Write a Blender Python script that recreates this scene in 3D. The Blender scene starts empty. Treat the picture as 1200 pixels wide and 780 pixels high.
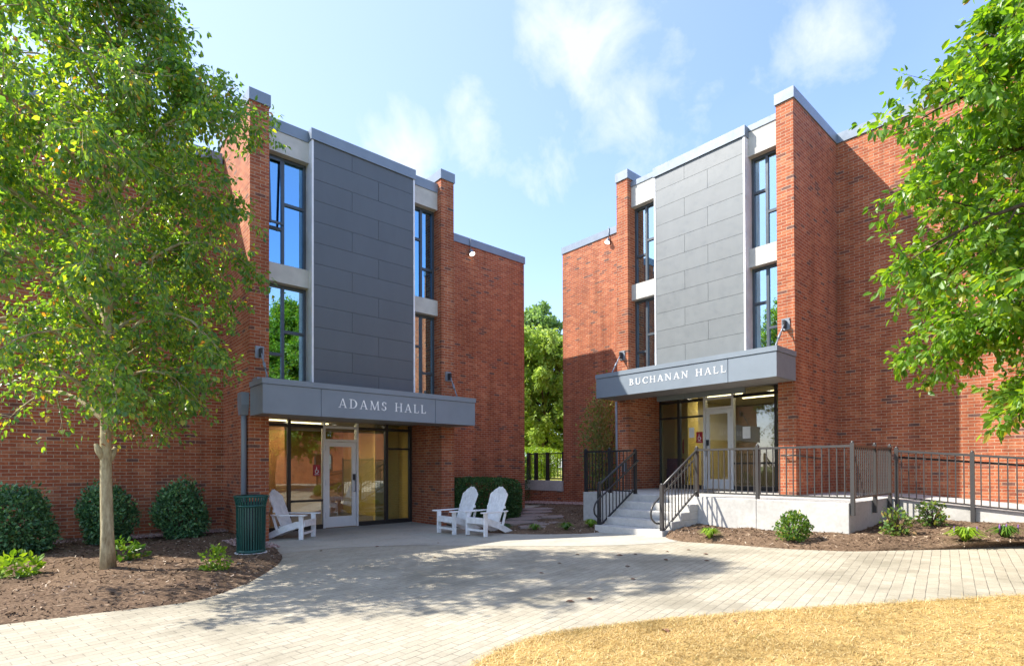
import bpy, math, random
import numpy as np
random.seed(7)
R = math.radians
SC = bpy.context.scene
COL = SC.collection
V = np.array

# ------------------------------------------------------------------ helpers
def tag(o, label=None, cat=None, group=None, kind=None):
    if label: o['label'] = label
    if cat: o['category'] = cat
    if group: o['group'] = group
    if kind: o['kind'] = kind
    return o

def thing(name, loc, label, cat, group=None, rz=0.0):
    o = bpy.data.objects.new(name, None)
    o.empty_display_size = 0.3
    o.location = loc
    o.rotation_euler = (0, 0, rz)
    COL.objects.link(o)
    return tag(o, label, cat, group)

def org(o):
    p = V([0.0, 0, 0])
    while o is not None:
        p = p + V(o.location); o = o.parent
    return p

class MB:
    """collects shapes in world (or local) coordinates; build() links them as one mesh object"""
    def __init__(s): s.v = []; s.f = []; s.sm = []
    def add(s, vs, fs, smooth=False):
        n = len(s.v); s.v += [tuple(map(float, p)) for p in vs]
        for f in fs: s.f.append([i + n for i in f]); s.sm.append(smooth)
        return s
    def box(s, x0, x1, y0, y1, z0, z1):
        x0, x1 = sorted((x0, x1)); y0, y1 = sorted((y0, y1)); z0, z1 = sorted((z0, z1))
        vs = [(x0,y0,z0),(x1,y0,z0),(x1,y1,z0),(x0,y1,z0),(x0,y0,z1),(x1,y0,z1),(x1,y1,z1),(x0,y1,z1)]
        return s.add(vs, [(0,3,2,1),(4,5,6,7),(0,1,5,4),(1,2,6,5),(2,3,7,6),(3,0,4,7)])
    def beam(s, p, q, w, h, up=(0,0,1)):
        p = V(p, float); q = V(q, float); d = q - p; d /= np.linalg.norm(d)
        up = V(up, float); r = np.cross(d, up); r /= np.linalg.norm(r); u = np.cross(r, d)
        vs = [c + r*a*w/2 + u*b*h/2 for c in (p, q) for a, b in ((-1,-1),(1,-1),(1,1),(-1,1))]
        return s.add(vs, [(0,1,2,3),(7,6,5,4),(0,4,5,1),(1,5,6,2),(2,6,7,3),(3,7,4,0)])
    def prism(s, poly, axis, a0, a1):
        """poly: 2D points in the two other axes (in xyz order), extruded along axis"""
        n = len(poly)
        def mk(p, a):
            return (a, p[0], p[1]) if axis == 'x' else (p[0], a, p[1]) if axis == 'y' else (p[0], p[1], a)
        vs = [mk(p, a0) for p in poly] + [mk(p, a1) for p in poly]
        fs = [list(range(n))[::-1], list(range(n, 2*n))] + [(i, (i+1) % n, n+(i+1) % n, n+i) for i in range(n)]
        return s.add(vs, fs)
    def tube(s, path, rad, n=8, caps=True):
        path = [V(p, float) for p in path]
        if not hasattr(rad, '__len__'): rad = [rad]*len(path)
        vs = []; fs = []
        pr = None
        for i, p in enumerate(path):
            d = path[min(i+1, len(path)-1)] - path[max(i-1, 0)]
            d = d/(np.linalg.norm(d)+1e-9)
            if pr is None:
                a = V((0,0,1.)) if abs(d[2]) < .9 else V((1.,0,0))
                pr = np.cross(d, a)
            pr = pr - d*np.dot(pr, d); pr /= np.linalg.norm(pr)+1e-9
            b = np.cross(d, pr)
            for k in range(n):
                t = 2*math.pi*k/n
                vs.append(p + (pr*math.cos(t) + b*math.sin(t))*rad[i])
        for i in range(len(path)-1):
            for k in range(n):
                k2 = (k+1) % n
                fs.append((i*n+k, i*n+k2, (i+1)*n+k2, (i+1)*n+k))
        s.add(vs, fs, True)
        if caps:
            m = len(s.v) - len(vs)
            s.f.append([m+k for k in range(n)][::-1]); s.sm.append(False)
            s.f.append([m+(len(path)-1)*n+k for k in range(n)]); s.sm.append(False)
        return s
    def lathe(s, prof, c, n=32):
        vs = []; fs = []
        for r, z in prof:
            for k in range(n):
                t = 2*math.pi*k/n; vs.append((c[0]+r*math.cos(t), c[1]+r*math.sin(t), c[2]+z))
        for i in range(len(prof)-1):
            for k in range(n):
                k2 = (k+1) % n; fs.append((i*n+k, i*n+k2, (i+1)*n+k2, (i+1)*n+k))
        return s.add(vs, fs, True)
    def build(s, name, mat, parent=None, label=None, bevel=0.0):
        me = bpy.data.meshes.new(name)
        o0 = org(parent) if parent is not None else V([0.,0,0])
        me.from_pydata([tuple(V(p)-o0) for p in s.v], [], s.f)
        me.polygons.foreach_set('use_smooth', s.sm)
        me.materials.append(mat); me.update()
        o = bpy.data.objects.new(name, me)
        COL.objects.link(o)
        if parent is not None: o.parent = parent
        if label: o['label'] = label
        if bevel:
            b = o.modifiers.new('bevel', 'BEVEL'); b.width = bevel; b.segments = 2; b.limit_method = 'ANGLE'
        return o

def np_mesh(name, verts, quads, mats, parent=None, mat_idx=None, smooth=False):
    me = bpy.data.meshes.new(name)
    o0 = org(parent) if parent is not None else V([0.,0,0])
    verts = np.asarray(verts, np.float32) - o0.astype(np.float32)
    quads = np.asarray(quads, np.int32)
    me.vertices.add(len(verts)); me.vertices.foreach_set('co', verts.ravel())
    k = quads.shape[1]
    me.loops.add(quads.size); me.loops.foreach_set('vertex_index', quads.ravel())
    me.polygons.add(len(quads))
    me.polygons.foreach_set('loop_start', np.arange(0, quads.size, k, dtype=np.int32))
    me.polygons.foreach_set('loop_total', np.full(len(quads), k, np.int32))
    for m in (mats if isinstance(mats, list) else [mats]): me.materials.append(m)
    if mat_idx is not None: me.polygons.foreach_set('material_index', np.asarray(mat_idx, np.int32))
    me.polygons.foreach_set('use_smooth', np.full(len(quads), smooth))
    me.update(calc_edges=True); me.validate()
    o = bpy.data.objects.new(name, me); COL.objects.link(o)
    if parent is not None: o.parent = parent
    return o

def copy_tree(o, parent=None):
    c = o.copy(); COL.objects.link(c)
    if parent is not None: c.parent = parent
    for ch in list(o.children): copy_tree(ch, c)
    return c

# ------------------------------------------------------------------ materials
def newmat(name):
    m = bpy.data.materials.new(name); m.use_nodes = True
    nt = m.node_tree; nt.nodes.clear()
    return m, nt
def N(nt, t, **kw):
    n = nt.nodes.new('ShaderNode'+t)
    for k, v in kw.items(): setattr(n, k, v)
    return n
def L(nt, a, b): nt.links.new(a, b)
def ramp(nt, stops, interp='LINEAR'):
    r = N(nt, 'ValToRGB'); r.color_ramp.interpolation = interp
    el = r.color_ramp.elements
    while len(el) < len(stops): el.new(0.5)
    for e, (p, c) in zip(el, stops): e.position = p; e.color = (*c, 1) if len(c) == 3 else c
    return r
def noise(nt, vec, scale, detail=4, rough=.55):
    n = N(nt, 'TexNoise'); n.inputs['Scale'].default_value = scale; n.inputs['Detail'].default_value = detail
    n.inputs['Roughness'].default_value = rough
    if vec is not None: L(nt, vec, n.inputs['Vector'])
    return n
def mixc(nt, fac, a, b, mode='MIX'):
    m = N(nt, 'Mix', data_type='RGBA', blend_type=mode)
    if hasattr(fac, 'links'): L(nt, fac, m.inputs[0])
    else: m.inputs[0].default_value = fac
    for i, c in ((6, a), (7, b)):
        if hasattr(c, 'links'): L(nt, c, m.inputs[i])
        else: m.inputs[i].default_value = (*c, 1)
    return m.outputs[2]
def math_(nt, op, a, b=None, c=None):
    m = N(nt, 'Math', operation=op)
    for i, x in enumerate((a, b, c)):
        if x is None: continue
        if hasattr(x, 'links'): L(nt, x, m.inputs[i])
        else: m.inputs[i].default_value = x
    return m.outputs[0]
def bump(nt, h, strength=.3, dist=.01):
    b = N(nt, 'Bump'); b.inputs['Strength'].default_value = strength; b.inputs['Distance'].default_value = dist
    L(nt, h, b.inputs['Height']); return b.outputs[0]
def finish(nt, color, rough=.6, normal=None, metallic=0, spec=.5, **kw):
    p = N(nt, 'BsdfPrincipled'); o = N(nt, 'OutputMaterial')
    for k, v in (('Base Color', color), ('Roughness', rough), ('Metallic', metallic), ('Specular IOR Level', spec)):
        if hasattr(v, 'links'): L(nt, v, p.inputs[k])
        else: p.inputs[k].default_value = (*v, 1) if hasattr(v, '__len__') else v
    if normal is not None: L(nt, normal, p.inputs['Normal'])
    L(nt, p.outputs[0], o.inputs[0]); return p
def wpos(nt): return N(nt, 'NewGeometry').outputs['Position']

def simple(name, col, rough=.5, metallic=0, spec=.5, var=.12, scale=3.0, bmp=0.0, bscale=60):
    m, nt = newmat(name); p = wpos(nt)
    n = noise(nt, p, scale, 5)
    lo = tuple(c*(1-var) for c in col); hi = tuple(min(1, c*(1+var)) for c in col)
    c = ramp(nt, [(.3, lo), (.7, hi)]); L(nt, n.outputs[0], c.inputs[0])
    rr = ramp(nt, [(.3, (rough*.85,)*3), (.7, (min(1, rough*1.15),)*3)])
    n2 = noise(nt, p, scale*2.7, 4); L(nt, n2.outputs[0], rr.inputs[0])
    nm = None
    if bmp:
        b = noise(nt, p, bscale, 3); nm = bump(nt, b.outputs[0], bmp, .004)
    finish(nt, c.outputs[0], rr.outputs[0], nm, metallic, spec)
    return m

def brick_mat(name, stops, mortar, warm=1.0):
    m, nt = newmat(name); p = wpos(nt)
    sx = N(nt, 'SeparateXYZ'); L(nt, p, sx.inputs[0])
    h = math_(nt, 'ADD', sx.outputs[0], sx.outputs[1])
    cx = N(nt, 'CombineXYZ'); L(nt, h, cx.inputs[0]); L(nt, sx.outputs[2], cx.inputs[1])
    b = N(nt, 'TexBrick'); b.offset = .5; b.offset_frequency = 2; b.squash = 1
    L(nt, cx.outputs[0], b.inputs['Vector'])
    b.inputs['Color1'].default_value = (0,0,0,1); b.inputs['Color2'].default_value = (1,1,1,1)
    b.inputs['Mortar'].default_value = (.5,.5,.5,1)
    b.inputs['Scale'].default_value = 1; b.inputs['Mortar Size'].default_value = .006
    b.inputs['Mortar Smooth'].default_value = .15; b.inputs['Bias'].default_value = 0
    b.inputs['Brick Width'].default_value = .208; b.inputs['Row Height'].default_value = .0677
    r = ramp(nt, stops); L(nt, b.outputs['Color'], r.inputs[0])
    n = noise(nt, p, 26, 5); nn = ramp(nt, [(.3, (.72,.72,.72)), (.72, (1.18,1.18,1.18))]); L(nt, n.outputs[0], nn.inputs[0])
    c = mixc(nt, 1.0, r.outputs[0], nn.outputs[0], 'MULTIPLY')
    big = noise(nt, p, .7, 4); bb = ramp(nt, [(.32, (.86,.84,.83)), (.68, (1.08,1.08,1.08))]); L(nt, big.outputs[0], bb.inputs[0])
    mn = noise(nt, p, 45, 3); mm = ramp(nt, [(.3, tuple(q*.8 for q in mortar)), (.7, tuple(q*1.12 for q in mortar))]); L(nt, mn.outputs[0], mm.inputs[0])
    c = mixc(nt, b.outputs['Fac'], c, mm.outputs[0])
    st = N(nt, 'CombineXYZ'); L(nt, math_(nt, 'MULTIPLY', h, 2.6), st.inputs[0]); L(nt, math_(nt, 'MULTIPLY', sx.outputs[2], .22), st.inputs[1])
    sn = noise(nt, st.outputs[0], 1.0, 6, .62); sr = ramp(nt, [(.36, (.76,.74,.73)), (.52, (1,1,1)), (.70, (1.10,1.09,1.08))]); L(nt, sn.outputs[0], sr.inputs[0])
    c = mixc(nt, 1.0, c, sr.outputs[0], 'MULTIPLY')
    c = mixc(nt, 1.0, c, bb.outputs[0], 'MULTIPLY')
    inv = math_(nt, 'SUBTRACT', 1.0, b.outputs['Fac'])
    hh = math_(nt, 'ADD', inv, math_(nt, 'MULTIPLY', n.outputs[0], .35))
    finish(nt, c, .85, bump(nt, hh, .8, .006), spec=.25)
    return m

M = {}
M['brick'] = brick_mat('brick', [(0, (.16,.085,.072)), (.03, (.20,.082,.058)), (.07, (.33,.092,.046)), (.5, (.395,.112,.050)), (.85, (.455,.142,.062)), (1, (.50,.19,.095))], (.49,.35,.24))
M['coping'] = simple('coping_metal', (.20,.245,.30), .38, .1, .5, .08)
def clad_mat(name, col):
    m, nt = newmat(name); p = wpos(nt); oi = N(nt, 'ObjectInfo')
    r = ramp(nt, [(0, tuple(q*.96 for q in col)), (1, tuple(q*1.04 for q in col))]); L(nt, oi.outputs['Random'], r.inputs[0])
    mp = N(nt, 'Mapping'); mp.inputs['Scale'].default_value = (1.6,1.6,.35); L(nt, p, mp.inputs['Vector'])
    n = noise(nt, mp.outputs[0], 2.0, 6, .65); nn = ramp(nt, [(.3, (.94,.94,.94)), (.7, (1.04,1.04,1.04))]); L(nt, n.outputs[0], nn.inputs[0])
    c = mixc(nt, 1, r.outputs[0], nn.outputs[0], 'MULTIPLY')
    w = noise(nt, p, 1.4, 2); g = noise(nt, p, 8, 4); rr = ramp(nt, [(.3, (.36,.36,.36)), (.7, (.55,.55,.55))]); L(nt, g.outputs[0], rr.inputs[0])
    finish(nt, c, rr.outputs[0], bump(nt, w.outputs[0], .12, .05), spec=.5)
    return m
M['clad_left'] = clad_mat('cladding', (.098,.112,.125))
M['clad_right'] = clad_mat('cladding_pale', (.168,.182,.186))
M['canopy'] = simple('canopy_metal', (.20,.238,.28), .42, 0, .5, .05)
M['trim_white'] = simple('white_trim', (.78,.78,.80), .4)
M['concrete_band'] = simple('concrete_band', (.50,.49,.45), .8, 0, .3, .1, 4, .25, 90)
M['frame_dark'] = simple('window_frame', (.07,.085,.10), .4, .3)
M['frame_alu'] = simple('aluminium_frame', (.66,.66,.65), .38, .15, .5, .05)
M['bronze'] = simple('bronze_frame', (.030,.027,.025), .4, .3)
M['rail_gray'] = simple('railing_metal', (.062,.058,.056), .38, .3, .6, .1)
M['rail_black'] = simple('railing_black', (.022,.023,.026), .38, .2)
M['white_wood'] = simple('white_wood', (.80,.79,.77), .5, 0, .4, .13, 9, .25, 120)
M['green_metal'] = simple('green_metal', (.008,.075,.058), .3, .1, .5, .15)
M['soffit'] = simple('soffit', (.20,.19,.18), .5)
M['lettering'] = simple('lettering', (.95,.95,.95), .45)
M['gal'] = simple('galvanised', (.24,.265,.30), .45, .4)
M['black'] = simple('black_plate', (.02,.02,.025), .5)
M['paper'] = simple('paper', (.75,.77,.76), .7)
M['red'] = simple('red_sticker', (.33,.012,.022), .5)
M['yellow_wall'] = simple('yellow_wall', (.66,.52,.17), .7, 0, .2, .05)
M['cream_wall'] = simple('cream_wall', (.68,.60,.38), .7, 0, .2, .05)
M['wood_wall'] = simple('wood_wall', (.30,.13,.045), .5, 0, .4, .2, 5)
M['gray_wall'] = simple('gray_wall', (.22,.20,.19), .7, 0, .2, .08)
M['lobby_floor'] = simple('lobby_floor', (.10,.085,.07), .35, 0, .5, .2)
M['curtain'] = simple('curtain', (.62,.62,.56), .8, 0, .1, .06)
M['ceil'] = simple('ceiling_tile', (.5,.48,.42), .8)
M['blue_box'] = simple('blue_plastic', (.03,.05,.16), .5)
M['roof'] = simple('roof_membrane', (.35,.35,.35), .8)

def concrete(name, col, joints=None):
    m, nt = newmat(name); p = wpos(nt)
    n = noise(nt, p, 1.3, 8, .65); c = ramp(nt, [(.25, tuple(q*.74 for q in col)), (.5, col), (.75, tuple(q*1.12 for q in col))]); L(nt, n.outputs[0], c.inputs[0])
    n2 = noise(nt, p, 14, 6, .7); c2 = ramp(nt, [(.3, (.86,.86,.85)), (.62, (1.04,1.04,1.04))]); L(nt, n2.outputs[0], c2.inputs[0])
    col_ = mixc(nt, 1, c.outputs[0], c2.outputs[0], 'MULTIPLY')
    n3 = noise(nt, p, 130, 4)
    # dark rust and damp spots
    v = N(nt, 'TexVoronoi'); v.inputs['Scale'].default_value = 2.3; L(nt, p, v.inputs['Vector'])
    sp = ramp(nt, [(.0, (.7,.68,.64)), (.06, (1,1,1))]); L(nt, v.outputs['Distance'], sp.inputs[0])
    col_ = mixc(nt, 1, col_, sp.outputs[0], 'MULTIPLY')
    finish(nt, col_, .85, bump(nt, n3.outputs[0], .3, .004), spec=.25)
    return m
M['concrete'] = concrete('concrete', (.50,.485,.455))
M['apron'] = concrete('apron_concrete', (.42,.39,.325))

def paver_mat():
    m, nt = newmat('clay_pavers'); p = wpos(nt)
    mp = N(nt, 'Mapping'); mp.inputs['Rotation'].default_value = (0, 0, R(-10)); L(nt, p, mp.inputs['Vector'])
    wob = noise(nt, p, 2.2, 3); 
    wv = N(nt, 'VectorMath', operation='MULTIPLY_ADD'); L(nt, wob.outputs['Color'], wv.inputs[0]); wv.inputs[1].default_value = (.022,.022,0); L(nt, mp.outputs[0], wv.inputs[2])
    b = N(nt, 'TexBrick'); b.offset = .5; L(nt, wv.outputs[0], b.inputs['Vector'])
    b.inputs['Color1'].default_value = (0,0,0,1); b.inputs['Color2'].default_value = (1,1,1,1); b.inputs['Mortar'].default_value = (.5,.5,.5,1)
    b.inputs['Scale'].default_value = 1; b.inputs['Mortar Size'].default_value = .0035; b.inputs['Mortar Smooth'].default_value = .3
    b.inputs['Brick Width'].default_value = .20; b.inputs['Row Height'].default_value = .10
    r = ramp(nt, [(0, (.365,.325,.248)), (.5, (.395,.354,.272)), (1, (.425,.382,.297))]); L(nt, b.outputs['Color'], r.inputs[0])
    n = noise(nt, p, 1.1, 6, .6); nn = ramp(nt, [(.3, (.86,.86,.86)), (.7, (1.06,1.06,1.06))]); L(nt, n.outputs[0], nn.inputs[0])
    c = mixc(nt, 1, r.outputs[0], nn.outputs[0], 'MULTIPLY')
    n4 = noise(nt, p, 55, 5, .7); n5 = ramp(nt, [(.3, (.84,.84,.83)), (.66, (1.06,1.06,1.06))]); L(nt, n4.outputs[0], n5.inputs[0])
    c = mixc(nt, 1, c, n5.outputs[0], 'MULTIPLY')
    sN = noise(nt, p, .55, 7, .7); sR = ramp(nt, [(.36, (.80,.80,.78)), (.5, (1,1,1))]); L(nt, sN.outputs[0], sR.inputs[0])
    c = mixc(nt, 1, c, sR.outputs[0], 'MULTIPLY')
    # joints only partly open: sand filled in places
    jn = noise(nt, p, 4.5, 4); jr = ramp(nt, [(.36, (.2,.2,.2)), (.6, (1,1,1))]); L(nt, jn.outputs[0], jr.inputs[0])
    fac = math_(nt, 'MULTIPLY', b.outputs['Fac'], jr.outputs[0])
    c = mixc(nt, fac, c, (.13,.115,.09))
    h = math_(nt, 'ADD', math_(nt, 'SUBTRACT', 1.0, b.outputs['Fac']), math_(nt, 'MULTIPLY', n4.outputs[0], .4))
    finish(nt, c, .85, bump(nt, h, .6, .005), spec=.25)
    return m
M['paver'] = paver_mat()

def island_mat(name, stops, rough=.6, trans=0.0, spec=.4, tcol=None, patch=None):
    m, nt = newmat(name)
    g = N(nt, 'NewGeometry')
    r = ramp(nt, stops); L(nt, g.outputs['Random Per Island'], r.inputs[0])
    p = N(nt, 'BsdfPrincipled'); o = N(nt, 'OutputMaterial')
    p.inputs['Roughness'].default_value = rough; p.inputs['Specular IOR Level'].default_value = spec
    if patch:
        pn = noise(nt, g.outputs['Position'], patch, 5, .6); pr_ = ramp(nt, [(.34, (.66,.64,.58)), (.5, (1,1,1)), (.68, (1.14,1.14,1.2))]); L(nt, pn.outputs[0], pr_.inputs[0])
        class _W: outputs = [mixc(nt, 1, r.outputs[0], pr_.outputs[0], 'MULTIPLY')]
        r = _W
    L(nt, r.outputs[0], p.inputs['Base Color'])
    if trans:
        t = N(nt, 'BsdfTranslucent')
        tc = mixc(nt, 1, r.outputs[0], tcol or (1.9,1.9,.7), 'MULTIPLY'); L(nt, tc, t.inputs[0])
        mx = N(nt, 'MixShader'); mx.inputs[0].default_value = trans
        L(nt, p.outputs[0], mx.inputs[1]); L(nt, t.outputs[0], mx.inputs[2]); L(nt, mx.outputs[0], o.inputs[0])
    else: L(nt, p.outputs[0], o.inputs[0])
    return m
M['leaf_a'] = island_mat('leaf_broad', [(0, (.052,.14,.045)), (.45, (.105,.22,.045)), (.8, (.185,.30,.048)), (.965, (.28,.35,.05)), (.985, (.36,.22,.06)), (1, (.33,.14,.05))], .34, .5, .7, (2.9,2.5,.5))
M['leaf_b'] = island_mat('leaf_bright', [(0, (.065,.155,.018)), (.5, (.12,.25,.024)), (.85, (.195,.33,.03)), (.97, (.29,.38,.04)), (1, (.30,.17,.05))], .38, .5, .5, (2.3,2.05,.5))
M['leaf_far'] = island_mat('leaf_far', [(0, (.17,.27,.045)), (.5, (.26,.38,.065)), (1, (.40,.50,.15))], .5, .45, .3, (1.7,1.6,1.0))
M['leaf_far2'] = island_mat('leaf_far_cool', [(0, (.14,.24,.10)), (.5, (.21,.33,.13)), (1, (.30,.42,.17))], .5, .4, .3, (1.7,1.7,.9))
M['leaf_shrub'] = island_mat('leaf_shrub', [(0, (.026,.085,.038)), (.4, (.066,.18,.072)), (.8, (.13,.28,.105)), (1, (.23,.38,.13))], .38, .18, .5, (1.7,1.8,.8))
M['leaf_hedge'] = island_mat('leaf_hedge', [(0, (.024,.066,.02)), (.5, (.042,.105,.027)), (1, (.08,.16,.036))], .5, .2, .35, (1.8,1.8,.7))
M['leaf_lime'] = island_mat('leaf_lime', [(0, (.10,.20,.018)), (.5, (.20,.32,.022)), (1, (.32,.44,.04))], .42, .35, .4, (1.6,1.6,.6))
M['leaf_ball'] = island_mat('leaf_ball', [(0, (.04,.11,.016)), (.5, (.085,.18,.022)), (.9, (.17,.27,.03)), (1, (.34,.30,.05))], .42, .3, .4, (1.8,1.7,.6))
M['leaf_mixed'] = island_mat('leaf_mixed', [(0, (.055,.12,.026)), (.5, (.11,.20,.035)), (.85, (.24,.27,.05)), (1, (.34,.20,.11))], .42, .3, .4, (1.7,1.6,.7))
M['leaf_bronze'] = island_mat('leaf_bronze', [(0, (.09,.13,.04)), (.45, (.16,.22,.06)), (.8, (.24,.29,.08)), (1, (.26,.19,.10))], .45, .3, .4, (1.8,1.6,.7))
M['leaf_dead'] = island_mat('leaf_withered', [(0, (.20,.09,.045)), (.4, (.33,.17,.08)), (.6, (.42,.27,.12)), (.7, (.12,.2,.04)), (1, (.18,.26,.05))], .6, .3, .3, (1.5,1.3,.8))
M['flower'] = simple('purple_flower', (.17,.07,.26), .6)
M['dry_leaf'] = simple('dry_leaf', (.17,.075,.04), .7)
M['mulch'] = None
def mulch_mat():
    m, nt = newmat('mulch'); p = wpos(nt)
    n = noise(nt, p, 38, 6, .75); c = ramp(nt, [(.3, (.060,.039,.026)), (.5, (.150,.100,.066)), (.68, (.27,.19,.125))]); L(nt, n.outputs[0], c.inputs[0])
    b = noise(nt, p, .9, 4); bb = ramp(nt, [(.35, (.78,.76,.74)), (.65, (1.12,1.1,1.06))]); L(nt, b.outputs[0], bb.inputs[0])
    cc = mixc(nt, 1, c.outputs[0], bb.outputs[0], 'MULTIPLY')
    n2 = noise(nt, p, 60, 5, .7)
    finish(nt, cc, .95, bump(nt, n2.outputs[0], .7, .015), spec=.1)
    return m
M['mulch'] = mulch_mat()
M['chips'] = island_mat('mulch_chips', [(0, (.055,.034,.023)), (.4, (.145,.094,.06)), (.8, (.25,.17,.112)), (.93, (.38,.28,.19)), (1, (.55,.45,.34))], .9, 0, .15, patch=1.6)
M['straw'] = island_mat('straw_blades', [(0, (.30,.19,.06)), (.25, (.49,.335,.115)), (.7, (.65,.48,.20)), (.94, (.78,.64,.36)), (.96, (.27,.19,.08)), (1, (.19,.20,.05))], .7, .25, .25, (1.2,1.1,.8), patch=1.8)
M['straw_bed'] = simple('dry_soil', (.38,.26,.10), .95, 0, .1, .35, 9, .9, 40)
M['gravel'] = island_mat('gravel_stones', [(0, (.22,.14,.12)), (.5, (.34,.23,.20)), (1, (.50,.38,.34))], .8, 0, .2)
M['flag'] = concrete('flagstone', (.29,.23,.20))
M['grass_far'] = simple('sunny_lawn', (.30,.30,.07), .9, 0, .1, .25, 3)
M['lawn'] = simple('lawn_ground', (.10,.13,.03), .95, 0, .1, .3, .6)
def bark(name, a, b, sc=9):
    m, nt = newmat(name); p = wpos(nt)
    mp = N(nt, 'Mapping'); mp.inputs['Scale'].default_value = (1,1,.22); L(nt, p, mp.inputs['Vector'])
    n = noise(nt, mp.outputs[0], sc*3, 7, .7); c = ramp(nt, [(.3, a), (.7, b)]); L(nt, n.outputs[0], c.inputs[0])
    n2 = noise(nt, p, 3.2, 4); d = ramp(nt, [(.33, (.62,.56,.50)), (.5, (1,1,1))]); L(nt, n2.outputs[0], d.inputs[0])
    cc = mixc(nt, 1, c.outputs[0], d.outputs[0], 'MULTIPLY')
    finish(nt, cc, .9, bump(nt, n.outputs[0], .8, .012), spec=.15)
    return m
M['bark'] = bark('bark_pale', (.20,.155,.08), (.56,.49,.30))
M['bark_dark'] = bark('bark_dark', (.05,.036,.024), (.17,.125,.085))

def glass_mat(name, tint=(.82,.88,.86), base=.06, gain=1.0, refl=(.95,.97,.97)):
    m, nt = newmat(name)
    t = N(nt, 'BsdfTransparent'); t.inputs[0].default_value = (*tint, 1)
    g = N(nt, 'BsdfGlossy'); g.inputs['Roughness'].default_value = .0; g.inputs[0].default_value = (*refl,1)
    p = wpos(nt); nz = noise(nt, p, .55, 2); g_n = bump(nt, nz.outputs[0], .05, .05); L(nt, g_n, g.inputs['Normal'])
    fr = N(nt, 'Fresnel'); fr.inputs[0].default_value = 1.52
    f = math_(nt, 'MULTIPLY_ADD', fr.outputs[0], gain, base)
    cl = N(nt, 'Clamp'); L(nt, f, cl.inputs[0])
    mx = N(nt, 'MixShader'); L(nt, cl.outputs[0], mx.inputs[0]); L(nt, t.outputs[0], mx.inputs[1]); L(nt, g.outputs[0], mx.inputs[2])
    o = N(nt, 'OutputMaterial'); L(nt, mx.outputs[0], o.inputs[0])
    return m
M['glass_door'] = glass_mat('storefront_glass', (.84,.87,.82), .08, 1.2)
M['glass_win'] = glass_mat('window_glass', (.50,.74,.76), .5, 1.3, (.75,.95,1.0))
M['glass_blue'] = glass_mat('window_glass_blue', (.28,.50,.66), .55, 1.3, (.35,.68,.95))
def emit(name, col, s):
    m, nt = newmat(name); e = N(nt, 'Emission'); e.inputs[0].default_value = (*col, 1); e.inputs[1].default_value = s
    o = N(nt, 'OutputMaterial'); L(nt, e.outputs[0], o.inputs[0]); return m
M['lamp'] = emit('lamp_glow', (1, .80, .46), 2.6)
M['lamp_soffit'] = emit('soffit_lamp', (1, .93, .8), 2.2)
M['lamp_flood'] = emit('floodlight_lens', (1, .95, .82), 4.0)

# ------------------------------------------------------------------ ground heights
def G(X, Y):
    s = .75*X - .661*Y + .8
    return np.minimum(.45, .021*(s + np.sqrt(s*s + .3)))
def catmull(pts, n):
    P = [V(p, float) for p in pts]; P = [2*P[0]-P[1]] + P + [2*P[-1]-P[-2]]
    out = []
    segs = len(P)-3
    for i in range(n+1):
        t = i/n*segs; k = min(int(t), segs-1); t -= k
        a, b, c, d = P[k:k+4]
        out.append(.5*((2*b) + (c-a)*t + (2*a-5*b+4*c-d)*t*t + (3*b-a-3*c+d)*t**3))
    return np.array(out)
def hash2(x, y):
    return (np.sin(x*12.9898+y*78.233)*43758.5453) % 1.0
def vnoise(x, y):
    xi = np.floor(x); yi = np.floor(y); xf = x-xi; yf = y-yi
    u = xf*xf*(3-2*xf); w = yf*yf*(3-2*yf)
    return (hash2(xi,yi)*(1-u)+hash2(xi+1,yi)*u)*(1-w) + (hash2(xi,yi+1)*(1-u)+hash2(xi+1,yi+1)*u)*w
def loft(e0, e1, nv, zfun):
    """grid between two polylines with the same number of points; zfun(X,Y,t) with t from 0 at e0 to 1 at e1"""
    e0 = np.asarray(e0); e1 = np.asarray(e1); n = len(e0)
    t = np.linspace(0, 1, nv+1)
    P = e0[:,None,:]*(1-t)[None,:,None] + e1[:,None,:]*t[None,:,None]
    X = P[...,0]; Y = P[...,1]; T = np.broadcast_to(t[None,:], X.shape)
    Z = zfun(X, Y, T)
    vs = np.stack([X, Y, Z], -1).reshape(-1, 3)
    i, j = np.meshgrid(np.arange(n-1), np.arange(nv), indexing='ij')
    a = i*(nv+1)+j
    q = np.stack([a, a+1, a+nv+2, a+nv+1], -1).reshape(-1, 4)
    # face upwards
    v0, v1, v3 = vs[q[0,0]], vs[q[0,1]], vs[q[0,3]]
    if np.cross(v1-v0, v3-v0)[2] < 0: q = q[:, ::-1]
    return vs, q
def resample(pts, n): 
    pts = np.asarray(pts, float); d = np.r_[0, np.cumsum(np.linalg.norm(np.diff(pts, axis=0), axis=1))]
    s = np.linspace(0, d[-1], n); return np.stack([np.interp(s, d, pts[:,k]) for k in (0,1)], -1)

# ------------------------------------------------------------------ setting: ground sheets
def grid_sheet(name, mat, x0, x1, y0, y1, st, zf):
    xs = np.arange(x0, x1+st*.5, st); ys = np.arange(y0, y1+st*.5, st)
    vs, q = loft(np.stack([xs, np.full_like(xs, y0)], -1), np.stack([xs, np.full_like(xs, y1)], -1), len(ys)-1, zf)
    return tag(np_mesh(name, vs, q, mat, smooth=True), kind='structure')
grid_sheet('ground', M['lawn'], -600, 600, -600, 600, 10.0, lambda X, Y, T: np.where((np.abs(X) < 41) & (np.abs(Y) < 41), -.12, .02))
grid_sheet('brick_paving', M['paver'], -14, 16.0, -9, 16.5, .25, lambda X, Y, T: G(X, Y))

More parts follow.
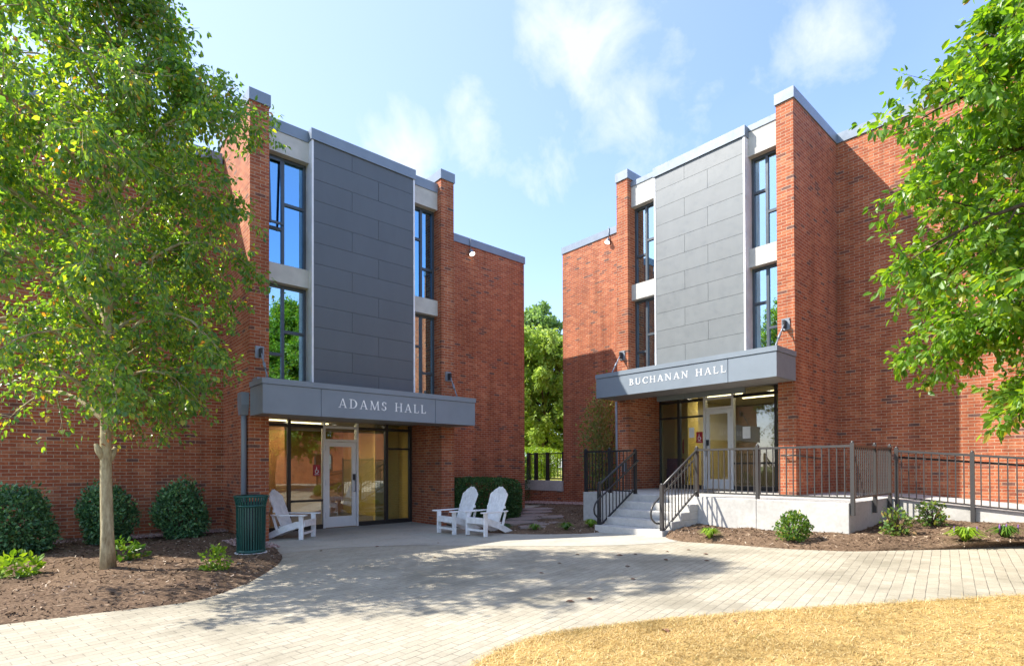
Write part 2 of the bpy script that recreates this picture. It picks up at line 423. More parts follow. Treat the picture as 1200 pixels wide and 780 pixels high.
apron_edge = [(3.12,9.75), (3.8,9.85), (4.38,9.72), (5.45,9.16), (6.31,8.13), (6.97,7.05), (7.71,6.02), (8.47,5.42), (8.9,5.45)]
ae = catmull(apron_edge, 60)
back = resample([(3.2,13.2), (7.85,13.2), (8.4,12.6), (9.3,9.0), (9.1,5.5)], 61)
vs, q = loft(ae, back, 24, lambda X, Y, T: G(X, Y)+.004)
tag(np_mesh('concrete_walk', vs, q, M['apron'], smooth=True), kind='structure')

def chips_on(vs, q, n, seed, size=(.035,.075), wd=(.008,.018), lift=.012):
    rng = np.random.default_rng(seed)
    tri = vs[q]
    ar = np.linalg.norm(np.cross(tri[:,1]-tri[:,0], tri[:,3]-tri[:,0]), axis=1)
    k = rng.choice(len(q), n, p=ar/ar.sum()); a, b = rng.random(n)[:,None], rng.random(n)[:,None]
    p = tri[k,0]*(1-a)*(1-b) + tri[k,1]*a*(1-b) + tri[k,2]*a*b + tri[k,3]*(1-a)*b
    th = rng.random(n)*2*np.pi; tl = rng.normal(0, .35, n); l = rng.uniform(*size, n); w = rng.uniform(*wd, n)
    d = np.stack([np.cos(th)*np.cos(tl), np.sin(th)*np.cos(tl), np.sin(tl)], -1)
    s = np.stack([-np.sin(th), np.cos(th), rng.normal(0,.4,n)], -1)
    p = p + V([0,0,1.])*rng.random(n)[:,None]*lift
    c = [p-d*l[:,None]/2-s*w[:,None]/2, p+d*l[:,None]/2-s*w[:,None]/3, p+d*l[:,None]/2+s*w[:,None]/3, p-d*l[:,None]/2+s*w[:,None]/2]
    v = np.stack(c, 1).reshape(-1,3); f = np.arange(n*4).reshape(-1,4)
    return v, f

def bed(name, e0, e1, nv, mound, nch, seed, mat='mulch', chip='chips', edge_t=.12):
    def zf(X, Y, T):
        up = np.clip(T/edge_t, 0, 1)**.6
        nz = (vnoise(X*1.7+seed, Y*1.7)-.4)*.06 + (vnoise(X*6, Y*6+seed)-.5)*.035 + (vnoise(X*17, Y*17)-.5)*.022
        return G(X, Y) - .012 + up*(mound(X, Y) + nz)
    vs, q = loft(e0, e1, nv, zf)
    cv, cf = chips_on(vs, q, nch, seed)
    idx = np.r_[np.zeros(len(q), int), np.ones(len(cf), int)]
    o = np_mesh(name, np.r_[vs, cv], np.r_[q, cf+len(vs)], [M[mat], M[chip]], mat_idx=idx)
    return tag(o, kind='stuff')
le = catmull([(-7,7.9), (-3.5,7.45), (-1.2,7.28), (-.22,7.16), (.54,7.07), (1.15,6.97), (1.55,7.03), (1.92,7.35), (2.26,7.73), (2.88,8.72), (3.2,9.51), (3.32,10.4), (3.3,11.7)], 110)
lb = resample([(-7,13.62), (3.2,13.62), (3.3,12.4)], 111)
bed('mulch_bed', le, lb, 60, lambda X, Y: .11+.02*np.sin(X*2), 15000, 1)
me_ = catmull([(7.62,9.6), (7.76,9.15), (7.89,8.67), (8.13,8.13), (8.57,7.55), (8.96,7.42), (9.2,7.62)], 60)
mb_ = resample([(8.0,11.6), (8.3,13.6), (12.5,13.6), (14.79,13.9), (14.79,9.4), (10.4,8.6), (9.4,7.68)], 61)
bed('mulch_bed', me_, mb_, 50, lambda X, Y: .05+0*X, 6000, 2, edge_t=.06)
re_ = catmull([(9.0,5.84), (8.80,5.62), (8.67,5.26), (8.76,4.52), (8.76,3.7), (8.87,3.1), (9.04,2.69), (9.42,2.26), (9.79,1.83), (10.7,1.02), (12.0,-.1), (13.6,-1.6), (15,-3)], 110)
rb_ = resample([(10.3,5.88), (10.3,3.14), (12.5,3.14), (12.5,-4.5), (15,-5)], 111)
bed('mulch_bed', re_, rb_, 46, lambda X, Y: .09+.02*np.sin(Y*1.3)+np.clip(X-11, 0, 2)*.02, 9000, 3)

# straw lawn
se = catmull([(-2.0,1.0), (.8,2.3), (1.7,2.9), (2.44,3.22), (2.77,3.33), (3.2,3.36), (3.66,3.2), (4.11,2.93), (4.51,2.7), (5.23,2.21), (6.07,1.57), (7.2,.69), (8.6,-.5), (10.5,-2.2), (12,-3.6)], 120)
sb = resample([(-4,-6), (3,-8), (10,-8)], 121)
vs, q = loft(se, sb, 60, lambda X, Y, T: G(X, Y)+.006+.02*np.clip(T/.03, 0, 1)+(vnoise(X*5, Y*5)-.5)*.02*np.clip(T/.03, 0, 1))
tag(np_mesh('straw_lawn', vs, q, M['straw_bed'], smooth=True), kind='structure')
rng = np.random.default_rng(5)
def straw_blades(n):
    # dense near the edge of the lawn and where the camera looks
    k = rng.integers(0, 120, n); f = rng.random(n)[:,None]; t = (rng.random(n)**1.7*.42)[:,None]
    k = np.clip((rng.normal(68, 22, n)).astype(int), 0, 119)
    p2 = (se[k]*(1-f)+se[k+1]*f)*(1-t) + (sb[k]*(1-f)+sb[k+1]*f)*t
    p2 = p2 + rng.normal(0, .035, (n,2))
    z = G(p2[:,0], p2[:,1])+.012+.02*np.clip(t[:,0]/.03, 0, 1)
    p = np.c_[p2, z]
    th = rng.random(n)*2*np.pi; el = np.abs(rng.normal(.1, .3, n)); l = rng.uniform(.015,.05,n)*rng.choice([.7,1,1.8], n)
    d = np.stack([np.cos(th)*np.cos(el), np.sin(th)*np.cos(el), np.sin(el)], -1)*l[:,None]
    s = np.stack([-np.sin(th), np.cos(th), 0*th], -1)*rng.uniform(.0010,.0022,n)[:,None]
    bend = np.c_[0*th, 0*th, -l*.25]
    m = p+d*.55
    e = p+d+bend
    v = np.stack([p-s, p+s, m+s, m-s, e+s*.3, e-s*.3], 1).reshape(-1,3)
    b = np.arange(n)[:,None]*6
    return v, np.r_[b+[0,1,2,3], b+[3,2,4,5]]
v_, f_ = straw_blades(120000)
o = np_mesh('dry_grass', v_, f_, M['straw']); tag(o, kind='stuff')

# terrace behind the low wall
mb = MB(); mb.box(15.06, 60, 14.0, 120, .3, .92)
tag(mb.build('terrace_lawn', M['grass_far']), kind='structure')

# flagstone path in the middle bed + gravel strip
fl = [((8.35,10.1), .55,.34,20), ((9.1,10.15), .62,.40,-10), ((9.35,9.35), .5,.36,15), ((9.9,10.7), .65,.42,8), ((10.7,11.1), .6,.42,-15), ((10.6,10.35), .5,.36,25), ((11.5,11.9), .62,.42,5), ((12.3,12.7), .6,.45,-12), ((8.75,9.2), .42,.32,-25)]
for (x, y), a, b, rot in fl:
    m = MB(); pts = []
    for k in range(7):
        t = 2*math.pi*k/7+random.uniform(-.2,.2); rr = random.uniform(.85,1.08)
        px, py = a*rr*math.cos(t), b*rr*math.sin(t); c, s_ = math.cos(R(rot)), math.sin(R(rot))
        pts.append((x+px*c-py*s_, y+px*s_+py*c))
    z = float(G(x, y))
    m.prism(pts, 'z', z, z+.068+random.uniform(0,.012))
    tag(m.build('flagstone', M['flag']), kind='structure')
gx = rng.uniform(14.0,14.77,2600); gy = rng.uniform(9.0,16.4,2600)
def stones(x, y, z, r, seed):
    rg = np.random.default_rng(seed); n = len(x)
    base = V([(1,0,0),(0,1,0),(-1,0,0),(0,-1,0),(0,0,1),(0,0,-1)], float)
    v = base[None]*rg.uniform(.6,1.2,(n,6,1))*V(r)[:,None,None]*V([1,1,.7])
    a = rg.random(n)*6.28; c, s = np.cos(a), np.sin(a)
    vx = v[...,0]*c[:,None]-v[...,1]*s[:,None]; vy = v[...,0]*s[:,None]+v[...,1]*c[:,None]
    v = np.stack([vx+x[:,None], vy+y[:,None], v[...,2]+z[:,None]], -1).reshape(-1,3)
    t = V([(0,1,4),(1,2,4),(2,3,4),(3,0,4),(1,0,5),(2,1,5),(3,2,5),(0,3,5)])
    return v, (np.arange(n)[:,None,None]*6+t[None]).reshape(-1,3)
v_, f_ = stones(gx, gy, G(gx,gy)+.08, rng.uniform(.025,.055,2600), 4)
tag(np_mesh('gravel_strip', v_, f_, M['gravel']), kind='stuff')
gx = rng.uniform(-1.5,3.25,2400); gy = rng.uniform(13.1,13.58,2400)
gx2 = rng.uniform(2.75,3.3,500); gy2 = rng.uniform(9.9,11.5,500); gx = np.r_[gx, gx2]; gy = np.r_[gy, gy2]
v_, f_ = stones(gx, gy, G(gx,gy)+.11, rng.uniform(.02,.045,2900), 9)
tag(np_mesh('gravel_strip', v_, f_, M['gravel']), kind='stuff')

# ------------------------------------------------------------------ lettering
def arc_strip(cx, cy, rx, ry, a0, a1, w_thin, w_thick, n=14):
    out = []; inn = []
    for i in range(n+1):
        a = R(a0+(a1-a0)*i/n); w = w_thin+(w_thick-w_thin)*abs(math.cos(a))
        out.append((cx+rx*math.cos(a), cy+ry*math.sin(a))); inn.append((cx+(rx-w)*math.cos(a), cy+(ry-(w_thin+(w-w_thin)*.3))*math.sin(a)))
    return [[out[i], out[i+1], inn[i+1], inn[i]] for i in range(n)]
def bar(x0, y0, x1, y1, w):   # slanted stroke with horizontal ends
    return [[(x0-w/2,y0),(x0+w/2,y0),(x1+w/2,y1),(x1-w/2,y1)]]
def hbar(x0, x1, y, h): return [[(x0,y),(x1,y),(x1,y+h),(x0,y+h)]]
def serif(x, y, w=.2, h=.045): return hbar(x-w/2, x+w/2, y, h)
TK, TN, SH = .098, .046, .036
def glyph(c):
    if c == 'A': return .78, bar(.12,0,.39,1,TN)+bar(.66,0,.40,1,TK)+hbar(.2,.58,.3,TN)+serif(.12,0)+serif(.66,0,.24)
    if c == 'D': return .82, bar(.2,0,.2,1,TK)+serif(.17,0,.26)+serif(.17,1-SH,.26)+arc_strip(.3,.5,.46,.5,-90,90,.05,.14)
    if c == 'M': return .98, bar(.14,0,.19,1,TN)+bar(.20,1,.5,0,TK)+bar(.5,0,.8,1,TN)+bar(.8,1,.85,0,TK)+serif(.14,0)+serif(.86,0,.24)+serif(.16,1-SH,.16)+serif(.84,1-SH,.16)
    if c == 'S': return .56, arc_strip(.28,.745,.2,.255,40,255,.06,.12)+arc_strip(.28,.265,.22,.265,-140,82,.06,.12)+[[(.43,.72),(.48,.72),(.48,.95),(.43,.93)]]+[[(.05,.06),(.10,.07),(.10,.28),(.05,.28)]]
    if c == 'H': return .86, bar(.18,0,.18,1,TK)+bar(.68,0,.68,1,TK)+hbar(.2,.66,.49,TN)+sum([serif(x,y,.26) for x in (.18,.68) for y in (0,1-SH)], [])
    if c == 'L': return .62, bar(.18,0,.18,1,TK)+hbar(.1,.56,0,.055)+serif(.18,1-SH,.26)+[[(.52,.05),(.57,.05),(.60,.26),(.57,.26)]]
    if c == 'B': return .66, bar(.18,0,.18,1,TK)+serif(.15,0,.26)+serif(.15,1-SH,.26)+arc_strip(.28,.75,.26,.25,-90,90,.05,.12)+arc_strip(.28,.26,.32,.265,-90,90,.05,.13)
    if c == 'U': return .84, bar(.18,.3,.18,1,TK)+bar(.68,.3,.68,1,TN)+arc_strip(.43,.32,.30,.33,180,360,.06,.13)+serif(.18,1-SH,.26)+serif(.68,1-SH,.22)
    if c == 'C': return .78, arc_strip(.46,.5,.40,.51,42,318,.055,.14)+[[(.72,.66),(.77,.66),(.77,.97),(.72,.92)]]
    if c == 'N': return .9, bar(.18,0,.18,1,TN)+bar(.18,1,.72,0,TK)+bar(.72,0,.72,1,TN)+serif(.18,0,.22)+serif(.12,1-SH,.2)+serif(.72,1-SH,.22)
    return .45, []
def lettering(text, length, cap, place, parent, mat, track=.16):
    """place(s, z) -> (x, y) and outward normal; built as raised letters"""
    tot = sum(glyph(c)[0]+track for c in text)-track
    import bmesh
    k = length/(tot); x = 0
    for ch in text:
        w, polys = glyph(ch); mb = MB(); d = 0
        if not polys: x += w+track; continue
        for j, p in enumerate(polys):
            d = (d+1) % 23
            dep = .006 + d*.0002
            n = len(p)
            f0 = [place((x+a)*k, b*cap, .001) for a, b in p]; f1 = [place((x+a)*k, b*cap, dep) for a, b in p]
            mb.add(f0+f1, [list(range(n)), list(range(n, 2*n))]+[(i, (i+1) % n, n+(i+1) % n, n+i) for i in range(n)])
        x += w+track
        o = mb.build('letter', mat, parent)
        bm = bmesh.new(); bm.from_mesh(o.data); bmesh.ops.recalc_face_normals(bm, faces=bm.faces); bm.to_mesh(o.data); bm.free()

# ------------------------------------------------------------------ halls
class Frame:
    """facade frame: s runs along the facade (seen from outside, left to right), d is depth behind the front plane, z up"""
    def __init__(f, axis, s0, sgn, front, dsgn): f.axis, f.s0, f.sgn, f.front, f.dsgn = axis, s0, sgn, front, dsgn
    def xy(f, s, d):
        a = f.s0+f.sgn*s; b = f.front+f.dsgn*d
        return (a, b) if f.axis == 'x' else (b, a)
    def box(f, mb, s0, s1, d0, d1, z0, z1):
        x0, y0 = f.xy(s0, d0); x1, y1 = f.xy(s1, d1); return mb.box(x0, x1, y0, y1, z0, z1)
    def pt(f, s, d, z): return (*f.xy(s, d), z)

def window(F, root, s0, s1, z0, z1, d, gl, mull, rail_a, rail_b, opened=False, room=None, shade=None):
    """frame + sashes; mull = s of the vertical mullion, rail_a/b = z of the cross bar in the left/right light"""
    m = MB(); fw = .06
    F.box(m, s0, s0+fw, d-.03, d+.06, z0, z1); F.box(m, s1-fw, s1, d-.03, d+.06, z0, z1)
    F.box(m, s0+fw, s1-fw, d-.03, d+.06, z0, z0+fw); F.box(m, s0+fw, s1-fw, d-.03, d+.06, z1-fw, z1)
    F.box(m, mull-fw/2, mull+fw/2, d-.028, d+.058, z0+fw, z1-fw)
    F.box(m, s0+fw, mull-fw/2, d-.026, d+.056, rail_a-.03, rail_a+.03)
    F.box(m, mull+fw/2, s1-fw, d-.026, d+.056, rail_b-.03, rail_b+.03)
    fr = m.build('window', M['frame_dark'], root)
    p = MB()
    for a, b, c, e in ((s0+fw, mull-fw/2, z0+fw, rail_a-.03), (s0+fw, mull-fw/2, rail_a+.03, z1-fw), (mull+fw/2, s1-fw, z0+fw, rail_b-.03), (mull+fw/2, s1-fw, rail_b+.03, z1-fw)):
        q = MB(); F.box(q, a, b, d+.01, d+.016, c, e); q.build('pane', gl, fr)
    if opened:      # hopper sash tilted open at its foot
        a, b, c, e = opened; q = MB(); t = .045
        def P(s, k): z = c+(e-c)*k; return V(F.pt(s, d-.04-.13*(1-k), z))
        q.beam(P(a+t/2,0), P(a+t/2,1), t, .04, (1,0,0) if F.axis == 'x' else (0,1,0)); q.beam(P(b-t/2,0), P(b-t/2,1), t, .04, (1,0,0) if F.axis == 'x' else (0,1,0))
        q.beam(P(a+t,.02), P(b-t,.02), .04, t); q.beam(P(a+t,.98), P(b-t,.98), .04, t)
        sash = q.build('sash', M['frame_dark'], fr)
    # room behind the window
    w = MB(); dd = d+1.6
    F.box(w, s0-.25, s1+.25, dd, dd+.05, z0-.1, z1+.1); F.box(w, s0-.30, s0-.25, d+.1, dd, z0-.1, z1+.1); F.box(w, s1+.25, s1+.30, d+.1, dd, z0-.1, z1+.1)
    F.box(w, s0-.25, s1+.25, d+.1, dd, z1+.1, z1+.15); F.box(w, s0-.25, s1+.25, d+.1, dd, z0-.15, z0-.1)
    w.build('room', room or M['gray_wall'], root)
    if shade:
        for a, b, c in shade:
            q = MB(); n = max(2, int((b-a)/.06))
            pts = [F.pt(a+(b-a)*i/n, d+.2+(.025 if i % 2 else 0), 0)[:2] for i in range(n+1)]
            vs = [(x, y, c) for x, y in pts]+[(x, y, z1) for x, y in pts]
            q.add(vs, [(i, i+1, n+2+i, n+1+i) for i in range(n)], True)
            # second skin so the cloth has a thickness
            vs2 = [(*F.pt(a+(b-a)*i/n, d+.215+(.025 if i % 2 else 0), 0)[:2], zz) for zz in (c, z1) for i in range(n+1)]
            q.add(vs2, [(i, i+1, n+2+i, n+1+i) for i in range(n)], True)
            q.build('curtain', M['curtain'], root)
    return fr

def downlight(F, root, s, d, z):
    x, y = F.xy(s, d); m = MB(); m.lathe([(.001,0), (.07,0), (.075,-.012), (.09,-.012), (.09,.0)], (x, y, z), 20)
    o = m.build('downlight', M['trim_white'], root)
    m = MB(); m.lathe([(.0005,-.004), (.066,-.004)], (x, y, z-.004), 20); m.build('lens', M['lamp_soffit'], o)

def tie(F, root, s, d0, z, zc, dc, s_c):
    """square plate on the pier with a clevis and a rod down to the canopy"""
    m = MB(); F.box(m, s-.085, s+.085, d0-.02, d0+.001, z-.125, z+.125); 
    for a in (-.07,.07):
        for b in (-.1,.1):
            p = V(F.pt(s+a, d0-.02, z+b)); q = V(F.pt(s+a, d0-.035, z+b)); m.tube([p, q], .014, 6)
    pl = m.build('tie_plate', M['gal'], root)
    m = MB(); m.prism([F.xy(s-.02, d0-.02), F.xy(s+.02, d0-.02), F.xy(s+.02, d0-.14), F.xy(s-.02, d0-.14)], 'z', z-.1, z+.07)
    m.build('clevis', M['black'], pl)
    m = MB(); a = V(F.pt(s, d0-.12, z-.03)); b = V(F.pt(s_c, dc, zc+.06))
    m.tube([a, a+(b-a)*.4], .016, 6); m.tube([a+(b-a)*.4, a+(b-a)*.62], .028, 6); m.tube([a+(b-a)*.62, b], .016, 6)
    m.box(b[0]-.05, b[0]+.05, b[1]-.05, b[1]+.05, zc, zc+.06)
    m.build('tie_rod', M['gal'], root)

def floodlight(root, p, nrm, up_stub=.3):
    p = V(p); n = V(nrm)
    m = MB(); m.tube([p+n*.05+V([0,0,up_stub]), p+n*.05+V([0,0,.02])], .014, 6); m.tube([p-n*.02, p+n*.1], .03, 8)
    m.tube([p+n*.06+V([0,0,.03]), p+n*.13+V([0,0,-.10])], [.05,.085], 14)
    o = m.build('floodlight', M['gal'], root)
    m = MB(); a = p+n*.133+V([0,0,-.104]); m.tube([a, a+n*.012+V([0,0,-.022])], [.082,.05], 14); m.build('lens', M['lamp_flood'], o)

def storefront(F, root, z0, zh, zs, d, sL, sR, d_m, door, flip):
    """d_m: mullion positions (pairs), door: (s0,s1) of the door opening, zh: head bar, zs: soffit"""
    for a, b in d_m:
        m = MB(); F.box(m, a, b, d-.05, d+.05, z0, zs); m.build('storefront_mullion', M['bronze'], root)
    edges = sorted([x for ab in d_m for x in ab]+list(door))
    # bays between mullions
    bays = []
    cuts = sorted([tuple(ab) for ab in d_m]+[tuple(door)])
    for (a0, a1), (b0, b1) in zip(cuts[:-1], cuts[1:]): bays.append((a1, b0))
    for i, (a, b) in enumerate(bays):
        w = b-a
        hs_ = [(0, .1), (zh-.035-z0, zh+.035-z0)]
        if w < .75: hs_.append((1.95, 2.0))
        elif (i == 1 and not flip) or (i == len(bays)-2 and flip): hs_.append((.66, .71))
        for e0_, e1_ in hs_:
            m = MB(); F.box(m, a, b, d-.045, d+.045, z0+e0_, z0+e1_); m.build('storefront_rail', M['bronze'], root)
    for a, b in bays:
        q = MB(); F.box(q, a, b, d-.004, d+.004, z0+.1, zh-.035); F.box(q, a, b, d-.004, d+.004, zh+.035, zs-.002)
        q.build('storefront_glass', M['glass_door'], root)
    # door set
    a, b = door; m = MB(); jw = .055
    F.box(m, a, a+jw, d-.07, d+.06, z0, zs-.003); F.box(m, b-jw, b, d-.07, d+.06, z0, zs-.003)
    zd = z0+2.12
    F.box(m, a+jw, b-jw, d-.068, d+.058, zd, zd+.06); F.box(m, a+jw, b-jw, d-.066, d+.056, zh-.03, zh+.03)
    m.build('door_frame', M['frame_alu'], root)
    q = MB(); F.box(q, a+jw, b-jw, d-.004, d+.004, zd+.06, zh-.03); F.box(q, a+jw, b-jw, d-.004, d+.004, zh+.03, zs-.004); q.build('transom_glass', M['glass_door'], root)
    m = MB(); c, e = a+jw+.006, b-jw-.006; st = .105
    F.box(m, c, c+st, d-.04, d+.005, z0+.012, zd-.006); F.box(m, e-st, e, d-.04, d+.005, z0+.012, zd-.006)
    F.box(m, c+st, e-st, d-.04, d+.005, z0+.012, z0+.27); F.box(m, c+st, e-st, d-.04, d+.005, zd-.12, zd-.006)
    dr = m.build('door', M['frame_alu'], root)
    q = MB(); F.box(q, c+st, e-st, d-.02, d-.012, z0+.27, zd-.12); q.build('pane', M['glass_door'], dr)
    hs = (e-st/2) if not flip else (c+st/2)
    m = MB(); p0 = V(F.pt(hs, d-.12, z0+.88)); p1 = V(F.pt(hs, d-.12, z0+1.16))
    q0 = V(F.pt(hs, d-.04, z0+.88)); q1 = V(F.pt(hs, d-.04, z0+1.16))
    m.tube([q0, p0, p1, q1], .013, 8); m.build('handle', M['gal'], dr)
    m = MB(); F.box(m, hs-.035, hs+.035, d-.062, d-.041, z0+1.17, z0+1.32); m.build('lock', M['black'], dr)
    hg = (c-.004) if not flip else (e+.004)
    for zz in (.25, 1.05, 1.9):
        m = MB(); x, y = F.xy(hg, d-.05); m.tube([(x, y, z0+zz), (x, y, z0+zz+.13)], .014, 8); m.build('hinge', M['gal'], dr)

def acc_sign(F, root, s0, s1, z0, z1, d):
    """red notice with the white wheelchair pictogram"""
    m = MB(); F.box(m, s0, s1, d-.008, d-.0045, z0, z1)
    o = m.build('access_sign', M['red'], root)
    m = MB(); w = s1-s0; h = z1-z0; cs = (s0+s1)/2
    def P(a, b): return F.pt(cs+a*w, d-.010, z0+h*b)
    m.tube([P(-.05,.85), P(-.05,.86)], .018, 8)
    m.tube([P(-.05,.80), P(-.03,.52), P(.17,.52), P(.25,.34)], .0085, 6)
    pts = [P(-.02+.2*math.cos(R(t)), .42+.19*math.sin(R(t))) for t in range(110, 361, 25)]
    m.tube(pts, .007, 6)
    m.tube([P(-.3,.14), P(.3,.14)], .006, 6)
    m.build('pictogram', M['lettering'], o)

def hall(kind):
    Lh = kind == 'L'
    if Lh:
        F = Frame('x', 0.0, 1, 11.61, 1); base = 0.0
        root = thing('brick_hall', (5.7, 13.6, 0), 'three storey red brick hall with dark charcoal panel, left one behind the leafy tree', 'building')
        P = dict(pl=(3.27,3.64), pr=(7.85,8.24), pan=(4.53,7.06), top=9.11, wing=2.0, wingtop=8.62, canS=(3.29,8.30), canZ=(2.54,3.20), can_d=-.78,
                 bt=8.55, bb=8.11, mt=5.77, mbm=5.38, pz=8.79, panz=8.80, gd=1.5, zs=2.66, zh=2.49)
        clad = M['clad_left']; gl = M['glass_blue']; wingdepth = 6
        outerL, outerR = -2.6, 12.57
    else:
        # s runs left to right as seen: from large Y to small Y
        F = Frame('y', 10.0, -1, 12.19, 1); base = .87
        root = thing('brick_hall', (13.7, 7.0, .0), 'three storey red brick hall with pale grey panel, right one behind the concrete porch', 'building')
        P = dict(pl=(.60,.97), pr=(4.93,5.29), pan=(1.83,4.22), top=9.60, wing=2.60, wingtop=9.60, canS=(.65,5.29), canZ=(3.31,3.92), can_d=-.94,
                 bt=9.16, bb=8.60, mt=6.46, mbm=6.04, pz=9.30, panz=9.26, gd=1.5, zs=3.52, zh=3.30)
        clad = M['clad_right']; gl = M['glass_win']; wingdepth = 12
        outerL, outerR = -3.9, 16.0
    g = P['gd']; W = P['wing']; top = P['top']; wt = P['wingtop']; cp = .24
    zb = -.3
    # piers / fins: brick
    for nm, (a, b) in (('l', P['pl']), ('r', P['pr'])):
        m = MB(); F.box(m, a, b, 0, W+.3, zb, top-cp); m.build('brick_pier', M['brick'], root)
        m = MB(); F.box(m, a-.025, b+.025, -.03, W+.3, top-cp, top); m.build('coping', M['coping'], root)
    pl, pr = P['pl'], P['pr']
    # wings
    m = MB(); F.box(m, outerL, pl[0], W, W+.35, zb, wt-cp); F.box(m, outerL, outerL+.35, W+.35, W+wingdepth, zb, wt-cp); m.build('wall', M['brick'], root)
    m = MB(); F.box(m, pr[1], outerR, W, W+.35, zb, wt-cp); F.box(m, outerR-.35, outerR, W+.35, W+wingdepth, zb, wt-cp); m.build('wall', M['brick'], root)
    m = MB(); F.box(m, outerL, outerR, W+wingdepth-.35, W+wingdepth-.02, zb, wt-cp); m.build('wall', M['brick'], root)
    m = MB(); F.box(m, outerL-.03, pl[0]-.026, W-.03, W+.40, wt-cp+.002, wt); F.box(m, outerL-.03, outerL+.4, W+.40, W+wingdepth+.03, wt-cp+.002, wt); m.build('coping', M['coping'], root)
    m = MB(); F.box(m, pr[1]+.026, outerR+.03, W-.03, W+.40, wt-cp+.002, wt); F.box(m, outerR-.4, outerR+.03, W+.40, W+wingdepth+.03, wt-cp+.002, wt); m.build('coping', M['coping'], root)
    m = MB(); F.box(m, outerL+.36, outerR-.36, W+.36, W+wingdepth-.36, wt-.75, wt-.6); F.box(m, pl[1], pr[0], .5, W+.36, wt-.75, wt-.6); m.build('roof', M['roof'], root)
    # cladding bay
    a, b = P['pan']; zc = P['canZ'][1]
    pc = .24
    m = MB(); rows = []
    z1 = P['panz']-pc; z = z1; first = True; k = 0; joint = .007
    while z > zc-.3:
        h = .38 if first else .456
        z0 = z-h; first = False
        cutf = .36 if k % 2 == 0 else .62
        cut = a+(b-a)*cutf
        for c0_, c1_ in ((a+.03, cut-joint/2), (cut+joint/2, b-.03)):
            m = MB(); F.box(m, c0_, c1_, .006, .05, z0+joint/2, z-joint/2); m.build('cladding_panel', clad, root)
        z = z0; k += 1
    m = MB(); F.box(m, a+.026, b-.026, .045, .36, zc-.4, z1); m.build('cladding_backing', M['frame_dark'] if Lh else M['gray_wall'], root)
    m = MB(); F.box(m, a-.012, a+.028, -.004, .36, zc-.4, z1-.001); F.box(m, b-.028, b+.012, -.004, .36, zc-.4, z1-.001); m.build('edge_trim', M['trim_white'], root)
    m = MB(); F.box(m, a-.03, b+.03, -.03, .45, z1+.003, P['panz']); m.build('coping', M['coping'], root)
    # recessed strips with bands and windows
    for side, (s0, s1) in (('l', (pl[1], a-.012)), ('r', (b+.012, pr[0]))):
        m = MB(); F.box(m, s0, s1, .17, .5, P['bb'], P['bt']); m.build('concrete_band', M['concrete_band'], root)
        m = MB(); F.box(m, s0, s1, .17, .5, P['mbm'], P['mt']); m.build('concrete_band', M['concrete_band'], root)
        m = MB(); F.box(m, s0, s1, .15, .52, P['bt']+.002, P['pz']); m.build('coping', M['coping'], root)
        wd = .36; w = s1-s0
        zt, zm = P['bb'], P['mt']
        lowb = P['mbm']; zlow = zc-.25
        outer_left = side == 'l'
        mull = s0+w*(.44 if outer_left else .5)
        ra = zm+.80 if outer_left else zt-.82
        rb = zt-.98 if outer_left else zm+.80
        op = None
        if Lh and outer_left: op = (s0+.06, mull-.03, ra+.03, zt-.06)
        sh = None; room = M['gray_wall']
        if not Lh:
            room = M['cream_wall']
            sh = [(s0+.1, s0+w*.42, zm+.1), (s0+w*.72, s1-.05, zm+.1)]
        window(F, root, s0+.002, s1-.002, zm, zt, wd, gl, mull, ra, rb, op, room, sh)
        ra2 = zlow+.95 if outer_left else lowb-.82; rb2 = lowb-.98 if outer_left else zlow+.95
        window(F, root, s0+.002, s1-.002, zlow, lowb, wd, gl if not Lh else M['glass_win'], mull, ra2, rb2, None, room, sh and [(x, y, zlow) for x, y, _ in sh])
    # canopy
    c0, c1 = P['canS']; z0, z1 = P['canZ']; cd = P['can_d']
    m = MB(); F.box(m, c0, c1, cd+.006, -.004, z0, z1-.11)
    F.box(m, pl[1]+.003, pr[0]-.003, -.004, g+.06, P['zs'], P['zs']+.12)
    cano = m.build('canopy', M['canopy'], root)
    m = MB(); seams = [4.4, 7.14] if Lh else [4.28]
    cuts = [c0]+seams+[c1]
    for u, v in zip(cuts[:-1], cuts[1:]): F.box(m, u+(.008 if u != c0 else -.012), v-(.008 if v != c1 else -.012), cd-.012, cd+.004, z0-.012, z1-.115)
    F.box(m, c0-.012, c0-.001, cd+.0045, -.005, z0-.012, z1-.115); F.box(m, c1+.001, c1+.012, cd+.0045, -.005, z0-.012, z1-.115)
    m.build('fascia', M['canopy'], cano)
    m = MB(); F.box(m, c0-.03, c1+.03, cd-.03, -.003, z1-.107, z1); F.box(m, pl[1]+.003, pr[0]-.003, -.003, .3, z1-.107, z1-.03); m.build('canopy_flashing', M['canopy'], cano)
    m = MB(); F.box(m, pl[1]+.004, pr[0]-.004, cd+.05, g-.06, P['zs']-.035, P['zs']-.002)
    F.box(m, c0+.03, c1-.03, cd+.03, -.01, z0-.010, z0-.002)
    m.build('soffit', M['soffit'], cano)
    if Lh: lettering('ADAMS HALL', 2.12, .19, lambda s, z, d: F.pt(4.76+s, cd-.012-d, 2.735+z), cano, M['lettering'])
    else: lettering('BUCHANAN HALL', 2.54, .152, lambda s, z, d: F.pt(1.70+s, cd-.012-d, 3.52+z), cano, M['lettering'])
    zso = P['zs']-.036
    if Lh:
        for s in (4.75, 6.0, 7.45): downlight(F, root, s, .75, zso)
    else:
        for s in (1.35, 2.6, 3.7): downlight(F, root, s, .55, zso)
    tie(F, root, (pl[0]+pl[1])/2, 0, P['canZ'][1]+.62, P['canZ'][1], cd*.55, (pl[0]+pl[1])/2+.02)
    tie(F, root, (pr[0]+pr[1])/2, 0, P['canZ'][1]+.62, P['canZ'][1], cd*.55, (pr[0]+pr[1])/2-.02)
